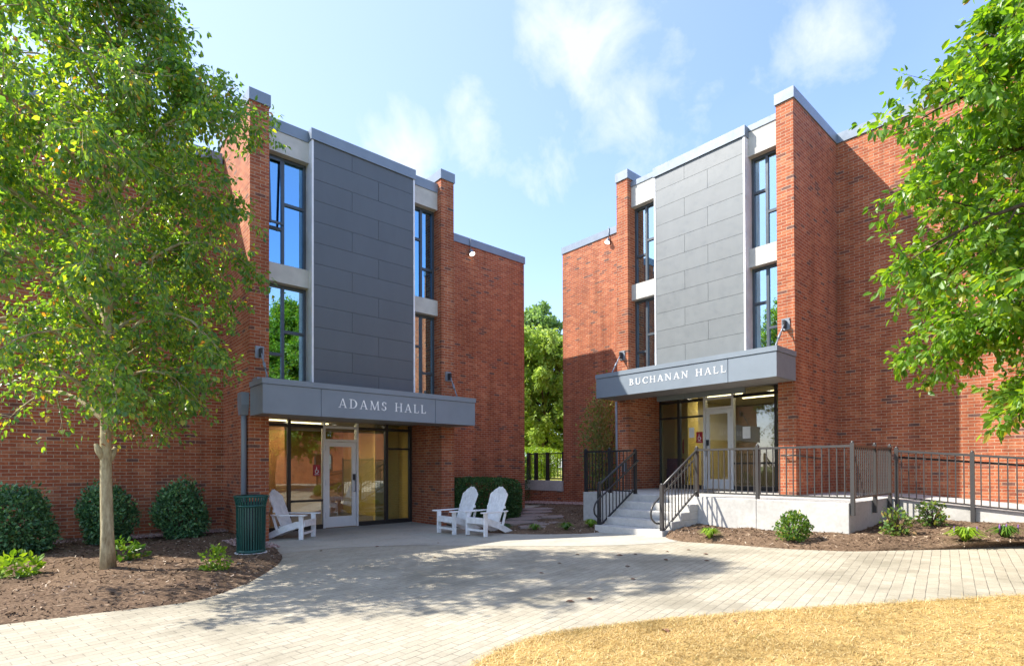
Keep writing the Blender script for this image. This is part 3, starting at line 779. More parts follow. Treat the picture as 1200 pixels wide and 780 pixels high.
    # storefront
    d = g; zs = P['zs']-.04
    if Lh:
        storefront(F, root, .012, P['zh'], zs, d, pl[1], pr[0], [(3.66,3.72), (4.52,4.59), (7.05,7.13), (7.78,7.85)], (5.36,6.28), False)
        acc_sign(F, root, 5.13, 5.31, 1.29, 1.56, d-.004)
    else:
        storefront(F, root, base+.012, P['zh'], zs, d, pl[1], pr[0], [(.93,.99), (1.56,1.64), (4.23,4.30), (4.87,4.93)], (2.36,3.20), True)
        acc_sign(F, root, 2.12, 2.31, 2.13, 2.43, d-.004)
        m = MB(); F.box(m, 1.9, 2.06, d-.009, d-.005, 2.28, 2.56); m.build('notice', M['paper'], root)
        m = MB(); F.box(m, 3.42, 3.62, d-.009, d-.005, 2.2, 2.5); m.build('notice', M['paper'], root)
    # lobby
    fz = base; dd = d+4.2; x0, x1 = pl[1]+.001, pr[0]-.001
    m = MB(); F.box(m, x0, x1, d-.08, dd, fz-.1, fz+.011); m.build('lobby_floor', M['lobby_floor'], root)
    m = MB(); F.box(m, x0, x1, d+.1, dd, P['zs']+.0, P['zs']+.1); m.build('lobby_ceiling', M['ceil'], root)
    m = MB(); F.box(m, x0, x1, dd, dd+.1, fz, P['zs']); m.build('lobby_wall', M['wood_wall'] if Lh else M['gray_wall'], root)
    m = MB(); F.box(m, x0+.002, x0+.06, d+.06, dd, fz+.012, P['zs']-.002); m.build('lobby_wall', M['wood_wall'] if Lh else M['cream_wall'], root)
    m = MB(); F.box(m, x1-.06, x1-.002, d+.06, dd, fz+.012, P['zs']-.002); m.build('lobby_wall', M['yellow_wall'], root)
    if Lh:
        m = MB(); F.box(m, 7.06, x1-.07, d+.55, d+.65, fz+.012, P['zs']-.002); m.build('partition', M['yellow_wall'], root)
        m = MB(); F.box(m, x0+.07, 4.9, d+1.3, d+1.4, fz+.012, P['zs']-.002); m.build('partition', M['wood_wall'], root)
        lights = [(4.0,4.7,.5), (4.9,5.9,.9), (5.4,6.3,2.0)]
    else:
        m = MB(); F.box(m, x0+.07, 1.62, d+.65, d+.75, fz+.012, P['zs']-.002); F.box(m, 1.62, 1.74, d+.2, d+.75, fz+.012, P['zs']-.002); m.build('partition', M['yellow_wall'], root)
        m = MB(); F.box(m, 1.04, 1.5, d+.2, d+.6, fz+.012, fz+.55); F.box(m, 1.06, 1.48, d+.21, d+.59, fz+.55, fz+.85); m.build('waste_bin', M['blue_box'], root)
        m = MB(); x, y = F.xy(1.4, d+.58); m.lathe([(.0,.0),(.06,.0),(.06,.32),(.03,.38),(.03,.42),(.0,.42)], (x, y, fz+1.0), 12); m.build('fire_extinguisher', M['red'], root)
        lights = [(1.8,2.9,1.0), (2.4,3.4,2.1), (3.6,4.5,1.2)]
    for u, v, dl in lights:
        m = MB(); F.box(m, u, v, d+dl, d+dl+.09, P['zs']-.03, P['zs']-.004); m.build('ceiling_light', M['lamp'], root)
        ld_ = bpy.data.lights.new('ceiling_lamp', 'AREA'); ld_.shape = 'RECTANGLE'; ld_.size = v-u; ld_.size_y = .09; ld_.energy = 11; ld_.color = (1, .84, .58)
        lo_ = bpy.data.objects.new('ceiling_lamp', ld_); COL.objects.link(lo_); xm, ym = F.xy((u+v)/2, d+dl+.045)
        lo_.location = (xm, ym, P['zs']-.035); lo_.rotation_euler = (0, 0, 0 if F.axis == 'x' else R(90))
    if Lh:
        # leader head and downspout on the near side of the left pier
        m = MB(); m.prism([(11.63,2.75),(11.63,3.0),(11.9,3.0),(11.9,2.75),(11.83,2.55),(11.70,2.55)], 'x', 3.12, 3.268)
        m.tube([(3.2,11.76,2.56), (3.205,11.76,2.2), (3.2,11.76,.1)], .052, 10); m.build('downspout', M['canopy'], root)
        m = MB(); m.box(3.29,3.6,11.2,11.5,3.202,3.26); m.build('drain_lip', M['gal'], root)
        floodlight(root, (10.26, 13.6, 8.20), (0,-1,0), .42)
    else:
        m = MB(); m.tube([(12.24,9.46,3.3), (12.24,9.46,.9)], .045, 10); m.build('downspout', M['gal'], root)
        floodlight(root, (14.79, 11.7, 9.2), (-1,0,0), .45)
        m = MB(); m.box(12.172, 12.189, 9.1, 9.26, 1.35, 1.6); m.build('junction_box', M['gal'], root)
        m = MB(); m.tube([(12.10,4.98,1.72), (12.10,4.66,1.72), (13.3,4.66,1.66)], .018, 8); m.tube([(12.19,4.9,1.66),(12.10,4.9,1.72)], .012, 6); m.build('wall_handrail', M['rail_gray'], root)
    return root
hall('L'); hall('R')

# ------------------------------------------------------------------ porch, stairs and ramp
XF, YR, YL, ZP = 10.3, 3.14, 9.02, .87
porch = thing('concrete_porch', (10.3, 6.7, .1), 'pale concrete porch with five steps, a raised landing and a side ramp', 'porch')
m = MB(); m.box(XF, 13.62, YR, 4.70, -.2, ZP); m.build('landing', M['concrete'], porch, bevel=.012)
m = MB(); m.box(XF+.003, 13.62, 4.706, YL, -.2, ZP-.002); m.build('landing', M['concrete'], porch, bevel=.012)
y0s, y1s = 5.9, 7.56
m = MB(); nst = 4
for i in range(nst):
    m.box(9.0+.325*i, 10.298, y0s, y1s, -.2 if i == 0 else .11+.152*i+.001, .11+.152*(i+1))
m.build('stair', M['concrete'], porch, bevel=.008)
m = MB()
prof = [(12.502,-.2),(14.788,-.2),(14.788,.858),(12.502,.858)]
m.add([(12.502,3.14,-.2),(14.78,3.14,-.2),(14.78,3.14,.86),(12.502,3.14,.86), (12.502,-6,-.2),(14.78,-6,-.2),(14.78,-6,.12),(12.502,-6,.12)], [(0,1,2,3),(7,6,5,4),(3,2,6,7),(0,3,7,4),(1,5,6,2)])
m.build('ramp', M['concrete'], porch)
m = MB(); m.box(13.63,14.78,3.142,4.70,-.2,.862); m.build('landing', M['concrete'], porch)

def rail_run(name, label, cat, p0, p1, ztop0, ztop1, zbot0, zbot1, posts, mat, group=None, spacing=.115, post_w=.06, foot=None, hand=None, finial=True):
    """straight guard rail from p0 to p1 (plan points)"""
    p0 = V(p0, float); p1 = V(p1, float)
    r = thing(name, (*p0, zbot0), label, cat, group)
    at = lambda t, z: V([*(p0+(p1-p0)*t), z]); zt = lambda t: ztop0+(ztop1-ztop0)*t; zb_ = lambda t: zbot0+(zbot1-zbot0)*t
    Ln = np.linalg.norm(p1-p0)
    m = MB(); m.beam(at(0, ztop0), at(1, ztop1), .05, .04); m.build('top_rail', mat, r)
    m = MB(); m.beam(at(0, zbot0), at(1, zbot1), .04, .03); m.build('bottom_rail', mat, r)
    for t, zf in posts:
        m = MB(); c = p0+(p1-p0)*t; w = post_w/2
        m.box(c[0]-w, c[0]+w, c[1]-w, c[1]+w, zf, zt(t)+.05)
        if finial: m.lathe([(w*.9,0),(w*.95,.012),(w*.5,.035),(.001,.04)], (c[0], c[1], zt(t)+.05), 10)
        m.build('post', mat, r)
    n = int(Ln/spacing)
    for i in range(1, n):
        t = i/n
        if any(abs(t-tp)*Ln < .05 for tp, _ in posts): continue
        m = MB(); c = p0+(p1-p0)*t; w = .0085
        m.box(c[0]-w, c[0]+w, c[1]-w, c[1]+w, zb_(t), zt(t)-.015); m.build('baluster', mat, r)
    return r, at, zt
G1 = 'metal railings of the concrete porch'
# front railing of the landing, right of the stairs
rail_run('metal_railing', 'grey metal railing along the front of the concrete landing, right of the steps', 'railing', (10.36,5.96), (10.36,3.10), 1.83, 1.83, .955, .955, [(0,.87), (.44,.87), (1,.66)], M['rail_gray'], G1)
# side railing of the landing
rail_run('metal_railing', 'short grey railing along the right side of the landing, seen nearly end on', 'railing', (10.42,3.10), (12.5,3.10), 1.83, 1.83, .955, .955, [(.55,.64), (1,.60)], M['rail_gray'], G1, spacing=.1)
# ramp railing with lower hand rail
r, at, zt = rail_run('metal_railing', 'long sloping grey railing in front of the ramp by the sunlit brick wall', 'railing', (12.46,3.02), (12.46,-5.0), 1.78, 1.04, .90, .16, [(0.005,.5), (.145,.42), (.36,.3), (.58,.1), (.8,0), (1,-.1)], M['rail_gray'], G1)
m = MB(); m.tube([at(0,0)*V([1,1,0])+V([.09,0,1.66]), at(1,0)*V([1,1,0])+V([.09,0,.92])], .02, 8)
for t in (.06,.145,.3,.45): 
    c = at(t, zt(t)-.12); m.tube([c, c+V([.09,0,-.02])], .01, 6)
m.build('handrail', M['rail_gray'], r)
# black railing left of the stairs on the landing edge
rail_run('metal_railing', 'black metal railing standing on the landing left of the steps', 'railing', (10.36,8.97), (10.36,7.62), 1.86, 1.86, .93, .93, [(0,.87), (.55,.87)], M['rail_black'], G1, spacing=.1, post_w=.07)
def stair_rail(y, label, mat):
    x0, x1 = 9.08, 10.36
    zb0, zb1 = .11+.1, .87+.1
    r = thing('stair_railing', (x0, y, .11), label, 'railing', 'railings beside the porch steps')
    zt0, zt1 = 1.10, 1.83
    m = MB(); m.tube([(x0-.01,y,zt0), (x1,y,zt1)], .024, 8); m.build('top_rail', mat, r)
    m = MB(); m.beam((x0,y,zb0+.02), (x1,y,zb1+.02), .03, .03); m.build('bottom_rail', mat, r)
    for x, zf, zt in ((x0,.20,zt0), (x1,.86,zt1)):
        m = MB(); m.box(x-.032,x+.032,y-.032,y+.032, zf, zt+.04); m.lathe([(.03,0),(.032,.012),(.016,.03),(.001,.035)], (x,y,zt+.04), 10); m.build('post', mat, r)
    for i in range(1, 11):
        t = i/11; x = x0+(x1-x0)*t; m = MB(); m.box(x-.008,x+.008,y-.008,y+.008, zb0+.02+(zb1-zb0)*t, zt0+(zt1-zt0)*t-.01); m.build('baluster', mat, r)
    yh = y-.075 if y > 7 else y+.075
    off = -.07
    m = MB(); path = [(x1+.02,yh,zt1-.2), (x0-.02,yh,zt0-.24)]
    dx, dz = -(x1-x0), -(zt1-zt0)
    l = math.hypot(dx, dz); ux, uz = dx/l, dz/l
    e = V([x0-.02,yh,zt0-.24])
    path += [tuple(e+V([ux*.14,0,uz*.14])), tuple(e+V([ux*.22-.01,0,uz*.22-.04])), tuple(e+V([ux*.25-.02,0,uz*.25-.13])), tuple(e+V([ux*.25+.0,0,uz*.25-.23])), tuple(e+V([ux*.2+.05,0,uz*.2-.33])), tuple(e+V([-.05,0,-.46])), tuple(e+V([.02,(y-yh)*.6,-.46]))]
    m.tube(path, .019, 8); m.tube([(x1,y,zt1-.16),(x1+.0,yh,zt1-.2)], .01, 6); m.build('handrail', mat, r)
stair_rail(7.50, 'black railing with looped handrail on the left side of the concrete steps', M['rail_black'])
stair_rail(5.96, 'brown grey railing with looped handrail on the right side of the concrete steps', M['rail_gray'])

# low wall with fence in the gap
lw = thing('garden_wall', (14.9, 15.1, 0), 'low brick wall with a pale concrete cap in the gap between the halls', 'wall')
m = MB(); m.box(14.79,15.05,13.91,16.4,-.2,.585); m.build('wall', M['brick'], lw)
m = MB(); m.box(14.74,15.08,13.92,16.42,.588,.97); m.build('cap', M['concrete'], lw)
r, at, zt = rail_run('metal_fence', 'black metal fence on the concrete cap of the low wall between the halls', 'fence', (14.91,13.98), (14.91,15.9), 2.0, 2.0, 1.06, 1.06, [(0,.97),(.45,.97),(.78,.97),(1,.97)], M['rail_black'], None, spacing=.17, post_w=.12, finial=False)

# ------------------------------------------------------------------ chairs
def make_chair():
    r = thing('garden_chair', (0,0,0), 'white slatted wooden garden chair', 'chair', 'white slatted garden chairs')
    W = M['white_wood']
    # faces +x ; origin under the seat centre
    for s in (-1,1):
        m = MB(); m.box(.26,.36, s*.29-.022, s*.29+.022, 0, .52); m.build('leg', W, r, bevel=.004)
        # long curved side rail from seat front to the ground behind
        prof = [(.36,.40),(.36,.27),(.22,.25),(-.10,.15),(-.40,.02),(-.60,0),(-.63,.05),(-.38,.17),(-.12,.29),(.16,.385)]
        m = MB(); m.prism(prof[::-1], 'y', s*.245-.018, s*.245+.018); m.build('side_rail', W, r)
        m = MB(); pts = [(.44, s*.33-.07),(.46,s*.33),(.44,s*.33+.07),(.1,s*.33+.075),(-.36,s*.33+.03),(-.36,s*.33-.03),(.1,s*.33-.075)]
        m.prism(pts, 'z', .522, .547); m.build('armrest', W, r, bevel=.004)
        m = MB(); m.beam((-.34,s*.29,.52), (-.24,s*.29,.20), .04, .04, (0,1,0)); m.build('back_support', W, r)
    m = MB()
    for i in range(6):
        t = i/5; x = .345-.52*t; z = .40-.125*t-.01*math.sin(t*3.1)
        m.beam((x, -.265, z), (x, .265, z), .085, .022)
    m.box(.362,.382,-.268,.268,.28,.41)
    m.build('seat', W, r)
    m = MB(); m.box(.285,.315,-.268,.268,.10,.15); m.build('stretcher', W, r)
    m = MB()
    hts = [.72,.80,.85,.87,.85,.80,.72]
    for i, h in enumerate(hts):
        y = (i-3)*.077; wt = .071; tilt = math.tan(R(22)); sp = 1+.12
        b = V([-.17,y*.88,.27]); d = V([-math.sin(R(22)),0,math.cos(R(22))]); e = b+d*h; e[1] = y*1.06
        n = V([math.cos(R(22)),0,math.sin(R(22))])*.011
        l = V([0,wt/2,0]); slope = .035*np.sign(i-3)
        nxt = hts[min(i+1,6)] if i >= 3 else hts[max(i-1,0)]
        hl = h+(-.0 if i == 3 else (.03 if i > 3 else -.03)); hr = h+(-.0 if i == 3 else (-.03 if i > 3 else .03))
        p = [b-l*.9, b+l*.9, e+l+d*(hr-h), e-l+d*(hl-h)]
        m.add([q-n for q in p]+[q+n for q in p], [(3,2,1,0),(4,5,6,7),(0,1,5,4),(1,2,6,5),(2,3,7,6),(3,0,4,7)])
    m.build('backrest', W, r)
    for a_ in ((-.33,.29,.62,.06), (-.44,.24,.93,.05)):
        m = MB(); m.beam((a_[0],-a_[1],a_[2]),(a_[0],a_[1],a_[2]),.03,a_[3]); m.build('back_rail', W, r)
    return r
ch = make_chair(); chs = [ch]
for k in range(2): chs.append(copy_tree(ch))
for c, (x, y, rz, lab) in zip(chs, [(4.20, 11.76, R(-47), 'white slatted garden chair beside the green litter bin, facing away from the brick pier'),
                                    (7.27, 10.15, R(183), 'white slatted garden chair closest to the brick pier, left of the pair at the hedge'),
                                    (7.47, 9.33, R(186), 'white slatted garden chair at the end of the hedge, right one of the pair')]):
    c.location = (x, y, float(G(x, y))+.006); c.rotation_euler = (0,0,rz); c.scale = (.95,.95,.95); c['label'] = lab

# ------------------------------------------------------------------ litter bin
bx, by, bz = 2.74, 9.64, float(G(2.74,9.64))+.08
KB = .83
r = thing('litter_bin', (bx,by,bz), 'dark green slatted metal litter bin at the edge of the mulch bed', 'litter bin')
m = MB(); n = 34
for k in range(n):
    t = 2*math.pi*k/n; c, s = math.cos(t), math.sin(t)
    pts = [(bx+rr*KB*c, by+rr*KB*s, bz+z) for rr, z in ((.255,.05),(.262,.4),(.268,.78),(.285,.86),(.315,.945))]
    for a, b in zip(pts[:-1], pts[1:]): m.beam(a, b, .024, .008, (c, s, .01))
m.build('slats', M['green_metal'], r)
for pr_ in ([(.24,.03),(.268,.03),(.268,.075),(.25,.075)], [(.272,.775),(.28,.775),(.28,.81),(.272,.81)], [(.3,.935),(.322,.935),(.326,.952),(.318,.965),(.3,.96)]):
    m = MB(); m.lathe([(q*KB, z) for q, z in pr_], (bx,by,bz), 36); m.build('ring', M['green_metal'], r)
m = MB(); m.lathe([(.001,.05),(.232*KB,.05),(.238*KB,.85),(.228*KB,.85),(.222*KB,.08),(.001,.08)], (bx,by,bz), 30); m.build('liner', M['black'], r)
m = MB(); m.lathe([(.30*KB,-.12),(.30*KB,-.002),(.0,0)], (bx,by,bz+.03), 28); m.build('base', M['concrete'], r)

# ------------------------------------------------------------------ trees
def leaf_mesh(pos, dirs, nrm, length, width, fold=.25, curl=.15):
    """6-vertex folded leaves"""
    n = len(pos); d = dirs/np.linalg.norm(dirs, axis=1)[:,None]
    s = np.cross(d, nrm); s /= np.linalg.norm(s, axis=1)[:,None]+1e-9; u = np.cross(s, d)
    L_ = length[:,None]; W_ = width[:,None]
    def P(a, b, c): return pos + d*L_*a + s*W_*b + u*L_*c
    v = np.stack([P(0,0,0), P(.28,-.5,fold*.3), P(.68,-.40,fold*.25-curl*.4), P(1,0,-curl), P(.68,.40,fold*.25-curl*.4), P(.28,.5,fold*.3)], 1).reshape(-1,3)
    b = np.arange(n)[:,None]*6
    return v, np.r_[b+[0,1,2,3], b+[0,3,4,5]]

def tree(name, label, base, H, z0, rad, trunk_r, limbs, secs, twigs, per, leaf_len, leafmat, barkmat, seed, lean=(0,0), centre=(0,0), droop=.3, up=.5, leaf_w=.62, group=None, stub=False, cone=.0, wild=.3, filt=None, twl=(.22,.5)):
    rg = np.random.default_rng(seed)
    base = V(base, float)
    r = thing(name, base, label, 'tree', group)
    m = MB()
    def tp(z):
        k = z/H; return base+V([lean[0]*k+.05*math.sin(k*7+seed), lean[1]*k+.05*math.cos(k*5+seed), z])
    zz = np.linspace(-.1, H*.93, 16)
    m.tube([tp(z) for z in zz], [max(.012, trunk_r*(1-.9*(max(z,0)/H)**.8)*(1.25 if z < .05 else 1)) for z in zz], 12)
    if stub:
        for a, h in ((R(200), 1.62), (R(20), 1.58)):
            p = tp(h)+V([math.cos(a),math.sin(a),0])*trunk_r*.6
            m.tube([p-V([0,0,.12])-V([math.cos(a),math.sin(a),0])*.04, p+V([math.cos(a)*.03,math.sin(a)*.03,.03]), p+V([math.cos(a)*.07,math.sin(a)*.07,.13])], [.035,.045,.025], 8)
    TP = []; TD = []
    def prof(k):   # crown radius factor for k in 0..1 from crown base to top
        return max(.12, (math.sin(math.pi*min(1, (k*.86+.16)))**.75)*(1-cone*k))
    tw = []
    cc = V([centre[0], centre[1], 0])
    for i in range(limbs):
        k = (i+.5)/limbs; az = i*2.39996+rg.normal(0,.25); zs = z0+(H*.9-z0)*k**1.05
        st = tp(zs*.98); rr = rad*prof(k)*rg.uniform(.72,1.06)
        rise = rr*(up+.5*k)*rg.uniform(.6,1.2)
        en = st+V([math.cos(az)*rr, math.sin(az)*rr, rise])+cc*rr/rad
        en[2] = min(en[2], base[2]+H)
        pts = []
        for t in np.linspace(0,1,7):
            p = st+(en-st)*t; p = p+V([0,0,rr*.18*math.sin(math.pi*t)-droop*rr*.35*t**3])
            p = p+rg.normal(0,.03*rr*wild,3)*t; pts.append(p)
        lr = max(.008, trunk_r*.36*(1-.75*k))
        m.tube(pts, [lr*(1-.8*t) + .004 for t in np.linspace(0,1,7)], 6, caps=False)
        P = np.array(pts)
        ns = max(3, int(secs*(.5+.6*rr/rad)))
        for j in range(ns+1):
            t = .22+.78*(j/ns)
            f = t*6; a = min(int(f), 5); q = P[a]*(1-(f-a))+P[a+1]*(f-a)
            ld = (P[min(a+1,6)]-P[a]); ld /= np.linalg.norm(ld)
            if j == ns: dr = ld; ln = rr*.18
            else:
                dr = ld*.55+rg.normal(0,.62,3)+V([0,0,.12]); dr /= np.linalg.norm(dr); ln = rr*rg.uniform(.22,.48)*(1-.35*t)+.1
            e = q+dr*ln+V([0,0,-droop*ln*.3])
            mid = (q+e)/2+rg.normal(0,.03*ln,3)
            m.tube([q, mid, e], [lr*.35*(1-.5*t)+.004, .006, .003], 4, caps=False)
            for w in range(twigs):
                tt = rg.uniform(.15,1.0); s_ = q*(1-tt)+e*tt
                td = dr*.4+rg.normal(0,.75,3)+V([0,0,-droop*.5]); td /= np.linalg.norm(td)
                tw.append((s_, td, rg.uniform(*twl)*(rad/2.4)**.5))
    # twigs -> leaves
    S = np.array([t[0] for t in tw]); D = np.array([t[1] for t in tw]); LN = np.array([t[2] for t in tw])
    k = rg.integers(0, len(tw), int(len(tw)*per))
    t = rg.random(len(k))**.8
    pos = S[k]+D[k]*(LN[k]*t)[:,None]+V([0,0,-1.])*(droop*.25*LN[k]*t*t)[:,None]
    side = rg.normal(0,1,(len(k),3)); ldir = D[k]*.5+side*.6+V([0,0,-droop*1.3])
    nr = rg.normal(0,.75,(len(k),3))+V([0,0,.85])
    pos = pos+side*.03
    if filt is not None:
        keep = filt(pos); pos, ldir, nr = pos[keep], ldir[keep], nr[keep]
    n = len(pos); ln = leaf_len*rg.uniform(.65,1.25,n)
    v, f = leaf_mesh(pos, ldir, nr, ln, ln*leaf_w*rg.uniform(.8,1.15,n))
    for i in range(0, len(tw), 2):
        m.tube([S[i], S[i]+D[i]*LN[i]*.8], [.004,.002], 3, caps=False)
    m.build('trunk', barkmat, r)
    np_mesh('crown', v, f, leafmat, r)
    return r

def lean_filter(p):
    rg = np.random.default_rng(8)
    side = (p[:,0]-.8)*-.75+(p[:,1]-9.37)*.66          # metres towards the sun
    low = (side > -.35) & (p[:,2] < 2.5+1.05*side)
    return ~low | (rg.random(len(p)) < .3)
tree('broadleaf_tree', 'tall green broadleaf tree with a pale trunk growing in the left mulch bed', (.80,9.37,.08), 9.9, 1.95, 2.24, .084, 64, 9, 8, 14.5, .074, M['leaf_a'], M['bark'], 3, lean=(.1,-.05), centre=(-.3,.3), droop=.6, up=.42, stub=True, cone=.1, filt=lean_filter)
_t = [o for o in COL.objects if o.name.startswith('broadleaf_tree')][0]
rg = np.random.default_rng(99); n_ = 420
pp = V([.80,9.37,0])+np.c_[.75*rg.normal(.32,.22,n_), -.661*rg.normal(.32,.22,n_)+rg.normal(0,.15,n_), rg.normal(2.3,.26,n_)]
v_, f_ = leaf_mesh(pp, rg.normal(0,.6,(n_,3))+V([0,0,-1.]), rg.normal(0,1,(n_,3)), .06*rg.uniform(.7,1.2,n_), .035*rg.uniform(.7,1.2,n_))
np_mesh('withered_leaves', v_, f_, M['leaf_dead'], _t)
tree('broadleaf_tree', 'bright green tree reaching in over the ramp at the right edge', (8.6,-.62,.35), 9.2, 1.6, 3.1, .14, 70, 11, 8, 24, .092, M['leaf_b'], M['bark_dark'], 11, lean=(0,.1), droop=.45, up=.35, leaf_w=.56, cone=.5)

# trees beyond the gap
Gf = 'trees beyond the gap between the halls'
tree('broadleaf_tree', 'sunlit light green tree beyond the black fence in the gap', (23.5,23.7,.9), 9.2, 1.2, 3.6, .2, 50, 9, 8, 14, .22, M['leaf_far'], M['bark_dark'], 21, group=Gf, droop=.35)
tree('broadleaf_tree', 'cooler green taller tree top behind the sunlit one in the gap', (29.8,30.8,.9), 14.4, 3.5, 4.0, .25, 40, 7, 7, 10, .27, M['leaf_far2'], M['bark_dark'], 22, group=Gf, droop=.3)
tree('broadleaf_tree', 'small bushy tree standing far off near the brick house', (33.8,40.5,.9), 4.2, .8, 2.2, .12, 26, 6, 6, 8, .2, M['leaf_hedge'], M['bark_dark'], 23, group=Gf, droop=.3)

# ------------------------------------------------------------------ shrubs
def shrub(name, label, c, rx, ry, rz, n, ll, mat, seed, cat='shrub', group=None, lw=.6, box=False, stems=True, lump=.18, rot=0, inner=.55, up=.35, zlow=-.75):
    rg = np.random.default_rng(seed); r = thing(name, c, label, cat, group)
    c = V(c, float); cz = c+V([0,0,rz*(1 if not box else 1)*(-zlow)])
    d = rg.normal(0,1,(n,3)); d /= np.linalg.norm(d,axis=1)[:,None]
    if box:
        p_ = 5.0; nrm_ = (np.abs(d)**p_).sum(1)**(1/p_); d2 = d/nrm_[:,None]
    else: d2 = d
    ph = rg.random((14,3)); ph = rg.normal(0,1,(14,3)); ph /= np.linalg.norm(ph,axis=1)[:,None]; am = rg.uniform(-lump,lump,14)
    bl = 1+sum(a*np.exp(-((d-q)**2).sum(1)*5) for a, q in zip(am, ph))
    rr = (inner+(1-inner)*rg.random(n)**.45+(0 if box else 1)*np.abs(rg.normal(0,.11,n)))*bl
    off = d2*rr[:,None]*V([rx,ry,rz])
    off[:,2] = np.maximum(off[:,2], zlow*rz*rg.uniform(.75,1,n))
    ca, sa = math.cos(rot), math.sin(rot); off = np.c_[off[:,0]*ca-off[:,1]*sa, off[:,0]*sa+off[:,1]*ca, off[:,2]]
    pos = cz+off
    ld = off/np.linalg.norm(off,axis=1)[:,None]*.7+rg.normal(0,.55,(n,3))+V([0,0,up])
    nr = off/np.linalg.norm(off,axis=1)[:,None]+rg.normal(0,.6,(n,3))+V([0,0,.5])
    ln = ll*rg.uniform(.65,1.3,n); v, f = leaf_mesh(pos, ld, nr, ln, ln*lw)
    np_mesh('foliage', v, f, mat, r)
    if stems:
        m = MB()
        for k in range(16):
            a = rg.random()*6.28; q = V([math.cos(a)*rx*.75, math.sin(a)*ry*.75, rz*(1-zlow)*rg.uniform(.5,.9)])
            q = V([q[0]*ca-q[1]*sa, q[0]*sa+q[1]*ca, q[2]])
            m.tube([c+V([math.cos(a)*.03,math.sin(a)*.03,-.05]), c+q*V([.45,.45,.5]), c+q], [.014,.01,.004], 5, caps=False)
        m.build('stem', M['bark_dark'], r)
    return r
gz = lambda x, y, e=.09: float(G(x, y))+e
Gs = 'dark evergreen shrubs along the brick wall'
shrub('evergreen_shrub', 'dark evergreen shrub at the left edge, catching sun on its near side', (-.22,12.15,gz(-.2,12.1)), .60,.54,.60, 7500, .062, M['leaf_shrub'], 31, group=Gs, lump=.42, inner=.5)
shrub('evergreen_shrub', 'dark evergreen shrub standing behind the pale tree trunk', (1.08,12.55,gz(1,12.4)), .43,.43,.56, 6000, .06, M['leaf_shrub'], 32, group=Gs, lump=.42, inner=.5)
shrub('evergreen_shrub', 'dark evergreen shrub nearest the brick pier and downspout', (2.28,12.85,gz(2.3,12.9)), .49,.45,.58, 6200, .06, M['leaf_shrub'], 33, group=Gs, lump=.42, inner=.5)
shrub('clipped_hedge', 'clipped dark green hedge behind the pair of white chairs', (9.25,11.75,gz(9.2,11.7,.03)), .97,.80,.60, 24000, .05, M['leaf_hedge'], 34, 'hedge', box=True, lump=.05, inner=.8, zlow=-.9)
shrub('clipped_hedge', 'sunlit yellow green hedge behind the black fence in the gap', (17.3,19.2,.92), 1.5,1.9,.74, 14000, .08, M['leaf_lime'], 35, 'hedge', box=True, lump=.12, inner=.75, zlow=-.9)
shrub('clipped_hedge', 'dark hedge in the shade beside the corner of the left hall, in the gap', (14.3,16.6,.1), .75,1.0,.95, 8000, .05, M['leaf_hedge'], 36, 'hedge', box=True, lump=.12, inner=.75, zlow=-.9)
shrub('clipped_hedge', 'far dark green hedge before the brick house', (31.5,36.6,.9), 2.6,1.2,.75, 6000, .12, M['leaf_hedge'], 37, 'hedge', box=True, lump=.1, inner=.75, zlow=-.9)
shrub('tall_shrub', 'tall thin olive bronze shrub between the canopy end and the brick wall', (13.2,10.75,.1), .56,.56,1.72, 5000, .075, M['leaf_bronze'], 38, zlow=-1.15, lump=.35, inner=.15)
Gp = 'small leafy plants in the mulch'
shrub('leafy_plant', 'low bright green leafy plant near the left edge of the mulch bed', (-.13,9.63,gz(-.1,9.6)), .22,.21,.17, 150, .10, M['leaf_lime'], 41, 'plant', Gp, stems=False, lw=.6, inner=.3, zlow=-.6)
shrub('leafy_plant', 'bright green leafy plant just behind the pale tree trunk', (1.06,10.02,gz(1,10)), .21,.21,.20, 150, .10, M['leaf_ball'], 42, 'plant', Gp, stems=False, inner=.3, zlow=-.6)
shrub('leafy_plant', 'bright green leafy plant in the mulch left of the litter bin', (1.94,8.40,gz(1.9,8.4)), .165,.165,.19, 230, .062, M['leaf_lime'], 43, 'plant', Gp, stems=False, inner=.3, zlow=-.6)
shrub('round_shrub', 'small round green shrub before the pale concrete landing wall', (9.16,3.58,gz(9.1,3.5)), .23,.23,.25, 1500, .042, M['leaf_ball'], 44, 'shrub', None, lump=.2, inner=.35, up=.8)
shrub('leafy_plant', 'loose yellow green shrub in the corner beside the landing', (10.45,2.50,gz(10.4,2.5)), .21,.21,.25, 280, .066, M['leaf_mixed'], 45, 'plant', Gp, inner=.2, zlow=-.7)
shrub('leafy_plant', 'loose green shrub before the ramp wall with railing shadows', (11.75,2.32,gz(11.7,2.3,.12)), .21,.21,.25, 280, .066, M['leaf_mixed'], 46, 'plant', Gp, inner=.2, zlow=-.7)
shrub('leafy_plant', 'yellow green twig of a plant at the right edge by the ramp', (11.55,.62,gz(11.5,.6)), .2,.2,.34, 110, .08, M['leaf_ball'], 47, 'plant', Gp, inner=.2, zlow=-.7)

